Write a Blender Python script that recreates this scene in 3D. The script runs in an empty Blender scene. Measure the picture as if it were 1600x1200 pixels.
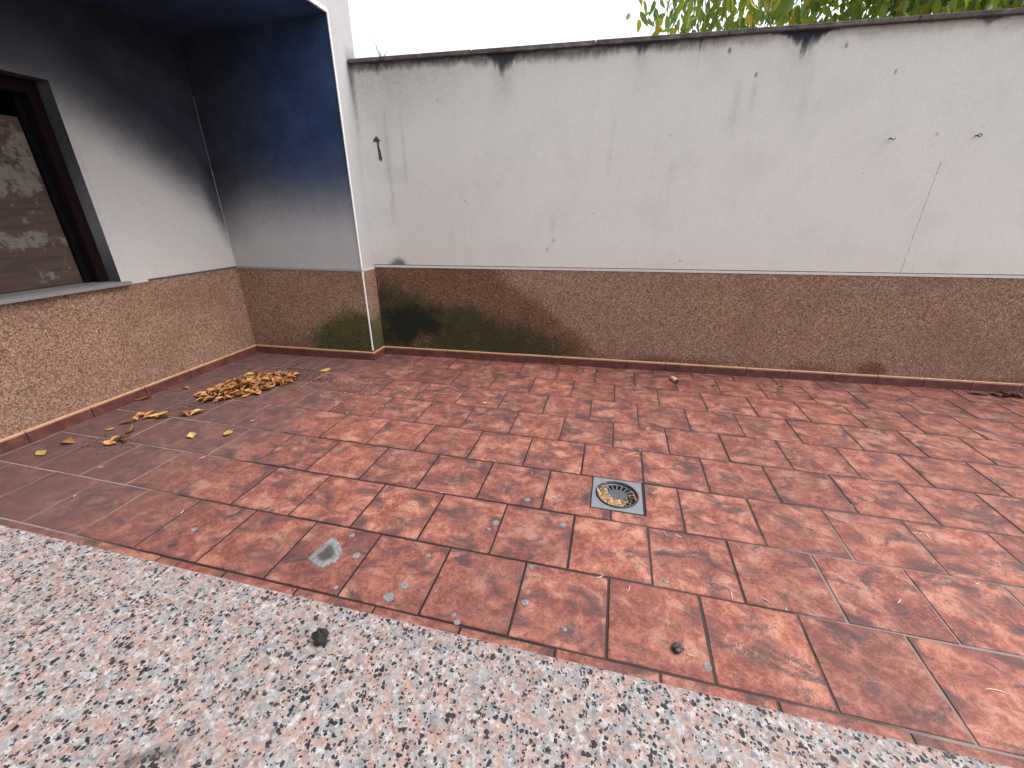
import bpy, math, random
import numpy as np
from mathutils import Vector, Matrix

random.seed(7)
rng = np.random.default_rng(7)
scene = bpy.context.scene
C = scene.collection

# ------------------------------------------------------------------ camera
CAM = np.array([-0.0978, -0.9175, 1.3374])
FPX, PITCH, YAW, ROLL = 641.7, 0.4043, -0.2349, 0.0043      # focal length in px of a 1600 px wide frame
fw = np.array([math.sin(YAW) * math.cos(PITCH), math.cos(YAW) * math.cos(PITCH), -math.sin(PITCH)])
rt = np.array([math.cos(YAW), -math.sin(YAW), 0.0])
up = np.cross(rt, fw)
r2 = math.cos(ROLL) * rt + math.sin(ROLL) * up
u2 = -math.sin(ROLL) * rt + math.cos(ROLL) * up
cam_data = bpy.data.cameras.new("camera")
cam = bpy.data.objects.new("camera", cam_data)
C.objects.link(cam)
cam_data.sensor_fit = 'HORIZONTAL'
cam_data.sensor_width = 36.0
cam_data.lens = FPX / 1600 * 36.0
cam_data.clip_start = 0.02
cam_data.clip_end = 3000
cam.matrix_world = Matrix(((r2[0], u2[0], -fw[0], CAM[0]), (r2[1], u2[1], -fw[1], CAM[1]),
                           (r2[2], u2[2], -fw[2], CAM[2]), (0, 0, 0, 1)))
scene.camera = cam

# ------------------------------------------------------------------ sky, sun, exposure
SUN_EL, SUN_AZ = math.radians(57), math.radians(82)          # azimuth clockwise from +y
world = bpy.data.worlds.new("World")
scene.world = world
world.use_nodes = True
wn = world.node_tree
bg = wn.nodes['Background']
sky = wn.nodes.new('ShaderNodeTexSky')
sky.sky_type = 'NISHITA'
sky.sun_disc = False
sky.sun_elevation = SUN_EL
sky.sun_rotation = SUN_AZ
sky.air_density = 1.0
sky.dust_density = 4.0
sky.ozone_density = 1.5
hs = wn.nodes.new('ShaderNodeHueSaturation')                 # thin high cloud: a paler, greyer dome
hs.inputs['Saturation'].default_value = 0.32
wn.links.new(sky.outputs[0], hs.inputs['Color'])
wn.links.new(hs.outputs[0], bg.inputs['Color'])
bg.inputs['Strength'].default_value = 0.15
sun_data = bpy.data.lights.new("sun", 'SUN')
sun_data.energy = 0.5
sun_data.angle = math.radians(40)
sun_data.color = (1.0, 0.96, 0.9)
sun = bpy.data.objects.new("sun", sun_data)
C.objects.link(sun)
sd = Vector((math.sin(SUN_AZ) * math.cos(SUN_EL), math.cos(SUN_AZ) * math.cos(SUN_EL), math.sin(SUN_EL)))
sun.rotation_euler = sd.to_track_quat('Z', 'Y').to_euler()
vs = scene.view_settings
vs.view_transform = 'Standard'
vs.look = 'None'
vs.gamma = 1.0
vs.use_curve_mapping = False
vs.exposure = 1.45

# ------------------------------------------------------------------ measured layout (metres)
T = 0.33                       # tile pitch
XL = -3.5                      # left (burnt) wall face
XP = -2.24                     # outer face of the porch end wall
def y_end(x): return 2.5 + 0.0575 * x           # porch end wall face
def y_back(x): return 2.723 + 0.0677 * x        # boundary wall face
def z_dado(x): return 0.858 + 0.0095 * x        # top of the boundary wall's dado
def z_cop(x): return 2.388 + 0.0155 * x         # underside of coping
def z_soffit(x): return 2.607 + 0.069 * (x - XP)
def ray(px, py): return fw + (px - 800) / FPX * r2 + (600 - py) / FPX * u2
def floor_at(px, py, z=0.0):                     # used once, to read positions off the survey picture
    d = ray(px, py)
    return CAM + d * (z - CAM[2]) / d[2]

# ------------------------------------------------------------------ helpers: objects
def put(o, parent=None):
    C.objects.link(o)
    if parent is not None:
        o.parent = parent
    return o
def mesh_obj(name, verts, faces, mat, parent=None, smooth=False):
    me = bpy.data.meshes.new(name)
    me.from_pydata([tuple(map(float, v)) for v in verts], [], faces)
    me.validate()
    me.update()
    if mat is not None:
        me.materials.append(mat)
    if smooth:
        me.polygons.foreach_set('use_smooth', [True] * len(me.polygons))
    return put(bpy.data.objects.new(name, me), parent)
def share(name, me, parent=None, loc=(0, 0, 0), rot=(0, 0, 0), scale=(1, 1, 1)):
    o = put(bpy.data.objects.new(name, me), parent)
    o.location = loc
    o.rotation_euler = rot
    o.scale = scale
    return o
def empty(name, loc=(0, 0, 0)):
    o = put(bpy.data.objects.new(name, None))
    o.location = loc
    o.empty_display_size = 0.1
    return o
def tag(o, label, cat, group=None, kind=None):
    o['label'] = label
    o['category'] = cat
    if group: o['group'] = group
    if kind: o['kind'] = kind
    return o
def structure(o):
    o['kind'] = 'structure'
    return o
def box_vf(x0, x1, y0, y1, z0, z1):
    v = [(x0, y0, z0), (x1, y0, z0), (x1, y1, z0), (x0, y1, z0), (x0, y0, z1), (x1, y0, z1), (x1, y1, z1), (x0, y1, z1)]
    f = [(0, 3, 2, 1), (4, 5, 6, 7), (0, 1, 5, 4), (1, 2, 6, 5), (2, 3, 7, 6), (3, 0, 4, 7)]
    return v, f
def merge(*parts):
    V, F = [], []
    for v, f in parts:
        b = len(V)
        V += list(v)
        F += [tuple(i + b for i in q) for q in f]
    return V, F
def bevel(o, w, seg=2):
    m = o.modifiers.new('bevel', 'BEVEL')
    m.width = w
    m.segments = seg
    m.limit_method = 'ANGLE'
    return o
def tube_vf(pts, radii, n=6):
    pts = [Vector(p) for p in pts]
    V, F = [], []
    for i, p in enumerate(pts):
        d = (pts[min(i + 1, len(pts) - 1)] - pts[max(i - 1, 0)]).normalized()
        a = d.orthogonal().normalized()
        b = d.cross(a)
        for k in range(n):
            t = 2 * math.pi * k / n
            V.append(tuple(p + (a * math.cos(t) + b * math.sin(t)) * radii[i]))
    for i in range(len(pts) - 1):
        for k in range(n):
            F.append((i * n + k, i * n + (k + 1) % n, (i + 1) * n + (k + 1) % n, (i + 1) * n + k))
    F.append(tuple(range(n))[::-1])
    F.append(tuple((len(pts) - 1) * n + k for k in range(n)))
    return V, F

# ------------------------------------------------------------------ helpers: noise for wear masks
_perm = rng.random((256, 256))
def vnoise(x, y):
    x = np.asarray(x, float); y = np.asarray(y, float)
    xi = np.floor(x).astype(int); yi = np.floor(y).astype(int)
    fx = x - xi; fy = y - yi
    fx = fx * fx * (3 - 2 * fx); fy = fy * fy * (3 - 2 * fy)
    g = lambda a, b: _perm[a % 256, b % 256]
    return (g(xi, yi) * (1 - fx) + g(xi + 1, yi) * fx) * (1 - fy) + (g(xi, yi + 1) * (1 - fx) + g(xi + 1, yi + 1) * fx) * fy
def fbm(x, y, o=4):
    s = 0; a = 0.5; t = 0
    for i in range(o):
        s = s + a * vnoise(x * 2 ** i + 17.3 * i, y * 2 ** i + 5.1 * i); t += a; a *= 0.5
    return s / t
def sstep(a, b, x):
    t = np.clip((x - a) / (b - a), 0, 1)
    return t * t * (3 - 2 * t)

# ------------------------------------------------------------------ helpers: node materials
class G:
    def __init__(s, name):
        s.mat = bpy.data.materials.new(name)
        s.mat.use_nodes = True
        s.t = s.mat.node_tree
        s.b = s.t.nodes['Principled BSDF']
    def set(s, sock, v):
        if isinstance(v, bpy.types.NodeSocket): s.t.links.new(v, sock)
        elif isinstance(v, (tuple, list)) and len(v) == 3 and sock.type == 'RGBA': sock.default_value = (*v, 1)
        else: sock.default_value = v
    def n(s, ty, **kw):
        nd = s.t.nodes.new(ty)
        for k, v in kw.items(): setattr(nd, k, v)
        return nd
    def pos(s): return s.n('ShaderNodeNewGeometry').outputs['Position']
    def obj(s): return s.n('ShaderNodeTexCoord').outputs['Object']
    def rnd(s): return s.n('ShaderNodeObjectInfo').outputs['Random']
    def attr(s, name):
        nd = s.n('ShaderNodeAttribute', attribute_name=name)
        return nd
    def m(s, op, a, b=0.0, c=0.0, clamp=False):
        nd = s.n('ShaderNodeMath', operation=op, use_clamp=clamp)
        for i, v in enumerate((a, b, c)): s.set(nd.inputs[i], v)
        return nd.outputs[0]
    def v(s, op, a, b=(0, 0, 0), scale=None):
        nd = s.n('ShaderNodeVectorMath', operation=op)
        s.set(nd.inputs[0], a)
        s.set(nd.inputs[1], b)
        if scale is not None: s.set(nd.inputs['Scale'], scale)
        return nd.outputs[1] if op in ('LENGTH', 'DOT_PRODUCT', 'DISTANCE') else nd.outputs[0]
    def sep(s, vec):
        nd = s.n('ShaderNodeSeparateXYZ'); s.set(nd.inputs[0], vec); return nd.outputs
    def comb(s, x, y, z):
        nd = s.n('ShaderNodeCombineXYZ')
        for i, q in enumerate((x, y, z)): s.set(nd.inputs[i], q)
        return nd.outputs[0]
    def noise(s, vec, scale, detail=4.0, rough=0.55, dist=0.0, color=False):
        nd = s.n('ShaderNodeTexNoise')
        s.set(nd.inputs['Vector'], vec)
        nd.inputs['Scale'].default_value = scale
        nd.inputs['Detail'].default_value = detail
        nd.inputs['Roughness'].default_value = rough
        nd.inputs['Distortion'].default_value = dist
        return nd.outputs['Color'] if color else nd.outputs['Fac']
    def vor(s, vec, scale, feature='F1', rand=1.0):
        nd = s.n('ShaderNodeTexVoronoi', feature=feature)
        s.set(nd.inputs['Vector'], vec)
        nd.inputs['Scale'].default_value = scale
        nd.inputs['Randomness'].default_value = rand
        return nd
    def ramp(s, fac, stops, interp='LINEAR'):
        nd = s.n('ShaderNodeValToRGB')
        cr = nd.color_ramp
        cr.interpolation = interp
        while len(cr.elements) < len(stops): cr.elements.new(0.5)
        for e, (p, c) in zip(cr.elements, stops):
            e.position = p
            e.color = (*c, 1) if isinstance(c, (tuple, list)) else (c, c, c, 1)
        s.set(nd.inputs[0], fac)
        return nd.outputs[0]
    def step(s, x, a, b):
        nd = s.n('ShaderNodeMapRange', interpolation_type='SMOOTHSTEP')
        s.set(nd.inputs[0], x)
        nd.inputs[1].default_value = a
        nd.inputs[2].default_value = b
        return nd.outputs[0]
    def mix(s, f, a, b, mode='MIX'):
        nd = s.n('ShaderNodeMix', data_type='RGBA', blend_type=mode)
        s.set(nd.inputs[0], f); s.set(nd.inputs[6], a); s.set(nd.inputs[7], b)
        return nd.outputs[2]
    def out(s, color, rough=0.8, bump=None, strength=0.3, dist=0.01, spec=None, metal=None):
        s.set(s.b.inputs['Base Color'], color)
        s.set(s.b.inputs['Roughness'], rough)
        if spec is not None: s.set(s.b.inputs['Specular IOR Level'], spec)
        if metal is not None: s.set(s.b.inputs['Metallic'], metal)
        if bump is not None:
            nd = s.n('ShaderNodeBump')
            nd.inputs['Strength'].default_value = strength
            nd.inputs['Distance'].default_value = dist
            s.set(nd.inputs['Height'], bump)
            s.t.links.new(nd.outputs[0], s.b.inputs['Normal'])
        return s.mat

def mat_plain(name, col, rough=0.7, var=0.25, scale=30.0, metal=None, spec=None):
    g = G(name)
    n = g.noise(g.obj(), scale, 5)
    c = g.mix(n, tuple(c * (1 - var) for c in col), tuple(min(1, c * (1 + var)) for c in col))
    return g.out(c, rough, n, 0.2, 0.003, metal=metal, spec=spec)

# mask attribute channels: R soot or mould, G moss, B rust and wash tint
def mat_plaster(name, base, soot_a, soot_haze, haze_x=None, crack=False, speck=0.5):
    SBRK = 1.3 if haze_x else 3.6
    g = G(name)
    p = g.pos()
    a = g.attr('mask')
    ch = g.sep(a.outputs['Color'])
    big = g.noise(p, 1.3, 4, 0.6)
    streak = g.noise(g.v('MULTIPLY', p, (9.0, 9.0, 0.8)), 1.0, 5, 0.65)
    fine = g.noise(p, 260, 3, 0.6)
    grain = g.noise(p, 105, 5, 0.78)
    c = g.mix(big, tuple(v * 0.92 for v in base), tuple(min(1, v * 1.07) for v in base))
    c = g.mix(g.m('MULTIPLY', g.step(streak, 0.5, 0.8), 0.16), c, tuple(v * 0.62 for v in base))
    c = g.mix(g.m('MULTIPLY', g.step(g.noise(p, 3.2, 6, 0.68), 0.46, 0.72), 0.28), c, tuple(v * q for v, q in zip(base, (0.68, 0.69, 0.70))))
    c = g.mix(g.m('MULTIPLY', g.step(grain, 0.38, 0.62), 0.40), c, tuple(v * 0.70 for v in base))
    c = g.mix(g.m('MULTIPLY', ch[2], 0.55), c, (0.50, 0.36, 0.29))
    # small knocks and specks
    vo = g.vor(g.v('MULTIPLY', p, (1, 1, 0.6)), 9.0)
    pick = g.m('GREATER_THAN', g.sep(vo.outputs['Color'])[0], 0.72)
    sp = g.m('MULTIPLY', g.m('LESS_THAN', vo.outputs['Distance'], g.m('MULTIPLY', g.sep(vo.outputs['Color'])[1], 0.075)), pick)
    c = g.mix(g.m('MULTIPLY', sp, speck), c, (0.13, 0.12, 0.115))
    if crack:
        x, y, z = g.sep(p)
        wob = g.m('MULTIPLY', g.m('SUBTRACT', g.noise(p, 14, 4, 0.7), 0.5), 0.035)
        d = g.m('ABSOLUTE', g.m('ADD', g.m('SUBTRACT', x, 2.005), wob))
        th = g.m('MULTIPLY', g.step(g.noise(p, 22, 2), 0.3, 0.55), 0.0042)
        line = g.m('LESS_THAN', d, th)
        line = g.m('MULTIPLY', line, g.m('MULTIPLY', g.m('GREATER_THAN', z, 0.70), g.m('LESS_THAN', z, 1.64)))
        c = g.mix(g.m('MULTIPLY', line, 0.42), c, (0.16, 0.10, 0.085))
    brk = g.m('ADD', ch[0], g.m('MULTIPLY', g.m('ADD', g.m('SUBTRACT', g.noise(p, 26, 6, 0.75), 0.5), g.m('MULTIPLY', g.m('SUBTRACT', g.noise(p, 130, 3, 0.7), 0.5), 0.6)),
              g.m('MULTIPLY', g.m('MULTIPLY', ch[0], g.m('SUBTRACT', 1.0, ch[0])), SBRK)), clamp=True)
    if haze_x:
        sx = g.step(g.sep(p)[0], haze_x[0], haze_x[1])
        sc = g.mix(sx, soot_a, soot_haze)  # soot turns bluer along x: glare haze painted into its colour
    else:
        sc = g.mix(big, soot_a, soot_haze)
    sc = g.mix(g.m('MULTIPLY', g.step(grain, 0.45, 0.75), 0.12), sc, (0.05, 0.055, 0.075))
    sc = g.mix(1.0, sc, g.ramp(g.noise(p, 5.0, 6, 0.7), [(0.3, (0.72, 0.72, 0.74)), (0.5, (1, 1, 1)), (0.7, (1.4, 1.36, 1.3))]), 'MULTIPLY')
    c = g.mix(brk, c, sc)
    chip = g.vor(p, 13.0)
    cq = g.sep(chip.outputs['Color'])
    c = g.mix(g.m('MULTIPLY', g.m('MULTIPLY', g.m('LESS_THAN', chip.outputs['Distance'], g.m('MULTIPLY', cq[1], 0.05)), g.m('GREATER_THAN', cq[0], 0.86)), 0.5), c, (0.20, 0.20, 0.20))
    c = g.mix(ch[1], c, (0.045, 0.055, 0.035))
    h = g.m('ADD', g.m('MULTIPLY', grain, 1.0), g.m('MULTIPLY', fine, 0.4))
    return g.out(c, 0.92, h, 0.35, 0.004, spec=0.2)

def mat_pebble(name):
    g = G(name)
    p = g.pos()
    ch = g.sep(g.attr('mask').outputs['Color'])
    w = g.v('ADD', p, g.v('SCALE', g.noise(p, 60, 2, color=True), scale=0.008))
    v1 = g.vor(w, 185.0)
    v2 = g.vor(w, 105.0)
    r1 = g.sep(v1.outputs['Color'])[0]
    r2_ = g.sep(v2.outputs['Color'])[1]
    c = g.ramp(r1, [(0.0, (0.125, 0.068, 0.045)), (0.35, (0.220, 0.124, 0.081)), (0.72, (0.275, 0.162, 0.108)), (0.9, (0.36, 0.225, 0.153)), (1.0, (0.56, 0.40, 0.295))])
    c = g.mix(g.m('MULTIPLY', g.m('GREATER_THAN', r2_, 0.86), 0.5), c, (0.40, 0.285, 0.21))
    c = g.mix(g.m('MULTIPLY', g.m('LESS_THAN', r2_, 0.16), 0.6), c, (0.085, 0.047, 0.034))
    big = g.noise(p, 2.2, 5, 0.6)
    c = g.mix(g.m('MULTIPLY', g.step(big, 0.45, 0.7), 0.35), c, (0.15, 0.075, 0.05))
    # damp brown wash low on the wall, then mould, then moss
    br = g.m('ADD', g.m('SUBTRACT', g.noise(p, 9, 6, 0.75), 0.5), g.m('MULTIPLY', g.m('SUBTRACT', g.noise(p, 85, 3, 0.75), 0.5), 1.5))
    wash = g.m('MULTIPLY', g.step(g.m('ADD', ch[2], g.m('MULTIPLY', br, 0.5)), 0.25, 0.85), 0.8)
    c = g.mix(wash, c, g.mix(1.0, c, (0.44, 0.30, 0.22), 'MULTIPLY'))
    moss = g.step(g.m('ADD', ch[1], g.m('MULTIPLY', br, 0.8)), 0.12, 0.85)
    mc = g.mix(g.step(g.noise(p, 11, 4), 0.4, 0.65), (0.034, 0.031, 0.016), (0.036, 0.046, 0.018))
    c = g.mix(g.m('MULTIPLY', moss, 0.96), c, g.mix(0.45, g.mix(1.0, c, (0.30, 0.44, 0.19), 'MULTIPLY'), mc))
    mould = g.step(g.m('ADD', ch[0], g.m('MULTIPLY', br, 0.8)), 0.25, 0.8)
    c = g.mix(g.m('MULTIPLY', mould, 0.97), c, g.mix(0.5, g.mix(1.0, c, (0.16, 0.22, 0.20), 'MULTIPLY'), (0.007, 0.010, 0.008)))
    h = g.m('SUBTRACT', 1.0, v1.outputs['Distance'])
    return g.out(c, 0.85, h, 0.6, 0.007, spec=0.25)

def mat_tile():
    g = G('glazed_terracotta')
    o = g.obj()
    rnd = g.rnd()
    off = g.comb(g.m('MULTIPLY', rnd, 91.0), g.m('MULTIPLY', rnd, 57.0), g.m('MULTIPLY', rnd, 23.0))
    lo = g.v('ADD', o, off)
    p = g.pos()
    n1 = g.noise(lo, 10.0, 7, 0.70, 0.5)
    n2 = g.noise(g.v('MULTIPLY', lo, (1.0, 1.5, 1.0)), 7.0, 7, 0.62, 0.7)
    n3 = g.noise(lo, 60, 5, 0.75)
    n4 = g.noise(lo, 190, 3, 0.6)
    c = g.ramp(n1, [(0.37, (0.140, 0.040, 0.034)), (0.45, (0.195, 0.060, 0.046)), (0.53, (0.275, 0.102, 0.071)), (0.62, (0.375, 0.190, 0.138))])
    c = g.mix(g.m('MULTIPLY', g.step(n3, 0.46, 0.64), 0.55), c, (0.37, 0.17, 0.115))
    c = g.mix(g.m('MULTIPLY', g.step(n3, 0.48, 0.34), 0.55), c, (0.12, 0.038, 0.032))
    n5 = g.noise(g.v('ADD', lo, (4.4, 9.1, 2.0)), 30, 6, 0.78, 0.3)
    dark = g.m('ADD', n2, g.m('ADD', g.m('MULTIPLY', g.m('SUBTRACT', n3, 0.5), 0.42), g.m('MULTIPLY', g.m('SUBTRACT', n4, 0.5), 0.30)))
    c = g.mix(g.m('MULTIPLY', g.step(dark, 0.485, 0.645), 0.86), c, (0.060, 0.042, 0.044))
    c = g.mix(g.m('MULTIPLY', g.step(dark, 0.60, 0.74), 0.6), c, (0.034, 0.028, 0.031))
    c = g.mix(g.m('MULTIPLY', g.step(n5, 0.55, 0.70), 0.7), c, (0.060, 0.036, 0.036))
    # darker rim of each tile
    x, y, z = g.sep(o)
    e = g.m('MAXIMUM', g.m('ABSOLUTE', x), g.m('ABSOLUTE', y))
    rim = g.step(g.m('ADD', e, g.m('MULTIPLY', g.m('SUBTRACT', n2, 0.5), 0.24)), 0.136, 0.176)
    c = g.mix(g.m('MULTIPLY', rim, 0.36), c, (0.085, 0.034, 0.031))
    # tile to tile shade
    wv = g.n('ShaderNodeTexWhiteNoise', noise_dimensions='1D')
    g.set(wv.inputs['W'], g.m('MULTIPLY', rnd, 371.0))
    c = g.mix(1.0, c, g.ramp(wv.outputs['Value'], [(0.0, (0.84, 0.86, 0.89)), (0.35, (0.97, 0.97, 0.98)), (0.7, (1.0, 1.0, 1.0)), (1.0, (1.14, 1.10, 1.06))]), 'MULTIPLY')
    c = g.mix(g.m('MULTIPLY', g.m('SUBTRACT', rnd, 0.3, clamp=True), 0.25), c, (0.145, 0.050, 0.040))
    c = g.mix(g.m('MULTIPLY', g.step(n4, 0.5, 0.72), 0.3), c, (0.09, 0.045, 0.04))
    # grime of the yard: soot and dust under the porch with some porch shade painted in, drifts over everything else
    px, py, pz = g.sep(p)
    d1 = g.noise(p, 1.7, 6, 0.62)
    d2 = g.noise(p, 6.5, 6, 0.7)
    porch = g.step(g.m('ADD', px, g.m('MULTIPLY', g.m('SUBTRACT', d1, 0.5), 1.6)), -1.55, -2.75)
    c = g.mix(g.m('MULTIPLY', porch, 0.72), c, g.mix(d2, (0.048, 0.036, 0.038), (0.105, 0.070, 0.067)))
    c = g.mix(g.m('MULTIPLY', g.step(d2, 0.49, 0.70), 0.45), c, (0.085, 0.055, 0.052))
    c = g.mix(g.m('MULTIPLY', g.step(d1, 0.55, 0.70), 0.30), c, (0.11, 0.064, 0.054))
    # tiny pale specks of dried mortar and petals
    vo = g.vor(p, 26.0)
    cc = g.sep(vo.outputs['Color'])
    sp = g.m('MULTIPLY', g.m('LESS_THAN', vo.outputs['Distance'], g.m('MULTIPLY', cc[1], 0.085)), g.m('GREATER_THAN', cc[0], 0.90))
    c = g.mix(g.m('MULTIPLY', sp, 0.6), c, (0.42, 0.36, 0.33))
    rough = g.m('ADD', 0.48, g.m('MULTIPLY', n2, 0.3))
    h = g.m('ADD', g.m('MULTIPLY', n3, 1.0), g.m('MULTIPLY', n1, 1.2))
    return g.out(c, rough, h, 0.28, 0.004, spec=0.22)

def mat_grout():
    g = G('grout')
    p = g.pos()
    x, y, z = g.sep(p)
    n = g.noise(p, 3.0, 4, 0.6)
    f = g.noise(p, 90, 3, 0.7)
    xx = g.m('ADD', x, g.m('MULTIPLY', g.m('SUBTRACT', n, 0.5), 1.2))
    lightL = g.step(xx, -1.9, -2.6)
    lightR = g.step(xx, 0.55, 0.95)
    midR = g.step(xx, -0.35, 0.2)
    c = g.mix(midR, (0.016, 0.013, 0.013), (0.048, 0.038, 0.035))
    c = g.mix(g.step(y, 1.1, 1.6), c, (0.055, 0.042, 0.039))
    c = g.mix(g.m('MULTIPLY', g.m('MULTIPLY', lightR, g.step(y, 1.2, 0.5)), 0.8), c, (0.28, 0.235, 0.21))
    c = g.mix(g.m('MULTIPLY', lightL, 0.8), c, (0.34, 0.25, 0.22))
    c = g.mix(g.m('MULTIPLY', f, 0.3), c, (0.08, 0.065, 0.06))
    return g.out(c, 0.95, f, 0.4, 0.003, spec=0.1)

def mat_granite():
    g = G('pink_granite')
    p = g.pos()
    w1 = g.v('ADD', p, g.v('SCALE', g.v('SUBTRACT', g.noise(p, 70, 3, color=True), (0.5, 0.5, 0.5)), scale=0.010))
    w2 = g.v('ADD', p, g.v('SCALE', g.v('SUBTRACT', g.noise(p, 190, 3, color=True), (0.5, 0.5, 0.5)), scale=0.0045))
    vb = g.vor(w2, 330.0)
    vc = g.vor(w2, 300.0)
    vd = g.vor(w2, 520.0)
    rb = g.sep(vb.outputs['Color'])
    rc = g.sep(vc.outputs['Color'])
    rd = g.sep(vd.outputs['Color'])
    fine = g.noise(p, 420, 3, 0.65)
    nb = g.m('MULTIPLY', g.m('SUBTRACT', rb[0], 0.5), 0.16)
    pink = g.step(g.m('ADD', g.noise(w1, 80, 3, 0.65), nb), 0.385, 0.53)
    c = g.mix(pink, (0.215, 0.205, 0.20), (0.275, 0.170, 0.138))
    blue = g.step(g.m('ADD', g.noise(g.v('ADD', w1, (3.1, 1.7, 0.4)), 100, 3, 0.65), nb), 0.52, 0.62)
    c = g.mix(g.m('MULTIPLY', blue, 0.6), c, (0.14, 0.146, 0.168))
    white = g.step(g.m('ADD', g.noise(g.v('ADD', w1, (7.3, 4.7, 0.9)), 130, 3, 0.65), g.m('MULTIPLY', nb, 1.5)), 0.55, 0.63)
    c = g.mix(g.m('MULTIPLY', white, 0.75), c, (0.36, 0.345, 0.338))
    c = g.mix(g.m('MULTIPLY', g.m('GREATER_THAN', rb[1], 0.72), 0.35), c, (0.30, 0.285, 0.28))
    c = g.mix(g.m('MULTIPLY', g.m('LESS_THAN', rb[1], 0.2), 0.45), c, (0.105, 0.10, 0.108))
    clus = g.noise(p, 62, 4, 0.7)
    blk = g.m('MULTIPLY', g.m('LESS_THAN', rc[0], g.m('MULTIPLY', g.step(clus, 0.36, 0.62), 0.62)),
              g.m('LESS_THAN', vc.outputs['Distance'], g.m('ADD', 0.25, g.m('MULTIPLY', rc[1], 0.4))))
    blk2 = g.m('MULTIPLY', g.m('LESS_THAN', rd[0], g.m('ADD', 0.03, g.m('MULTIPLY', g.step(clus, 0.36, 0.66), 0.20))), g.m('LESS_THAN', vd.outputs['Distance'], 0.45))
    b = g.m('MAXIMUM', blk, blk2)
    c = g.mix(g.m('MULTIPLY', g.step(fine, 0.45, 0.7), 0.35), c, (0.12, 0.108, 0.106))
    f2 = g.noise(p, 230, 4, 0.7)
    c = g.mix(1.0, c, g.ramp(f2, [(0.32, (0.68, 0.68, 0.70)), (0.5, (0.98, 0.98, 0.98)), (0.68, (1.25, 1.24, 1.22))]), 'MULTIPLY')
    c = g.mix(g.m('MULTIPLY', b, 0.97), c, g.mix(rd[2], (0.004, 0.004, 0.006), (0.018, 0.018, 0.024)))
    # worn smear of old dirt near the inner edge
    x, y, z = g.sep(p)
    d = g.v('LENGTH', g.v('MULTIPLY', g.v('SUBTRACT', p, (-0.352, -0.838, 1.0)), (1.0, 1.5, 0.0)))
    d = g.m('ADD', d, g.m('MULTIPLY', g.m('SUBTRACT', g.noise(p, 60, 4, 0.7), 0.5), 0.045))
    ringm = g.m('MULTIPLY', g.step(d, 0.010, 0.024), g.step(d, 0.042, 0.024))
    c = g.mix(g.m('MULTIPLY', g.m('MULTIPLY', ringm, g.step(x, -0.335, -0.36)), 0.7), c, (0.045, 0.042, 0.040))
    dust = g.noise(p, 5, 5, 0.6)
    c = g.mix(g.m('MULTIPLY', g.step(dust, 0.5, 0.75), 0.25), c, (0.11, 0.10, 0.094))
    return g.out(c, g.m('ADD', 0.38, g.m('MULTIPLY', fine, 0.25)), fine, 0.06, 0.001, spec=0.22)

def mat_skirting():
    g = G('skirting_glaze')
    o = g.obj()
    p = g.pos()
    x, y, z = g.sep(o)
    n = g.noise(p, 16, 5, 0.6)
    f = g.noise(p, 90, 3, 0.6)
    body = g.ramp(n, [(0.3, (0.055, 0.022, 0.019)), (0.5, (0.095, 0.032, 0.025)), (0.72, (0.17, 0.058, 0.038))])
    bead = g.mix(n, (0.40, 0.20, 0.10), (0.55, 0.32, 0.18))
    c = g.mix(g.step(z, 0.0665, 0.0675), body, bead)
    c = g.mix(g.m('MULTIPLY', g.step(f, 0.5, 0.7), 0.3), c, (0.11, 0.05, 0.04))
    return g.out(c, 0.45, f, 0.12, 0.002)

def mat_board():
    g = G('peeling_board')
    p = g.pos()
    x, y, z = g.sep(p)
    st = g.noise(g.v('MULTIPLY', p, (1, 1.2, 9.0)), 3.0, 6, 0.65)
    n = g.noise(p, 9.0, 7, 0.68, 0.3)
    f = g.noise(p, 40, 5, 0.7)
    c = g.ramp(st, [(0.3, (0.030, 0.016, 0.012)), (0.5, (0.052, 0.028, 0.020)), (0.75, (0.075, 0.043, 0.031))])
    band = g.m('MULTIPLY', g.step(z, 1.33, 1.45), g.step(z, 1.85, 1.62))
    low = g.m('MULTIPLY', g.step(g.m('ABSOLUTE', g.m('SUBTRACT', z, 1.13)), 0.09, 0.02), 0.75)
    peel = g.m('ADD', g.m('MULTIPLY', g.m('MAXIMUM', band, low), 0.16), g.m('ADD', n, g.m('MULTIPLY', g.m('SUBTRACT', f, 0.5), 0.25)))
    c = g.mix(g.m('MULTIPLY', g.step(peel, 0.575, 0.68), 0.85), c, g.mix(f, (0.075, 0.066, 0.055), (0.20, 0.185, 0.16)))
    return g.out(c, 0.8, peel, 0.3, 0.004)

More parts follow.
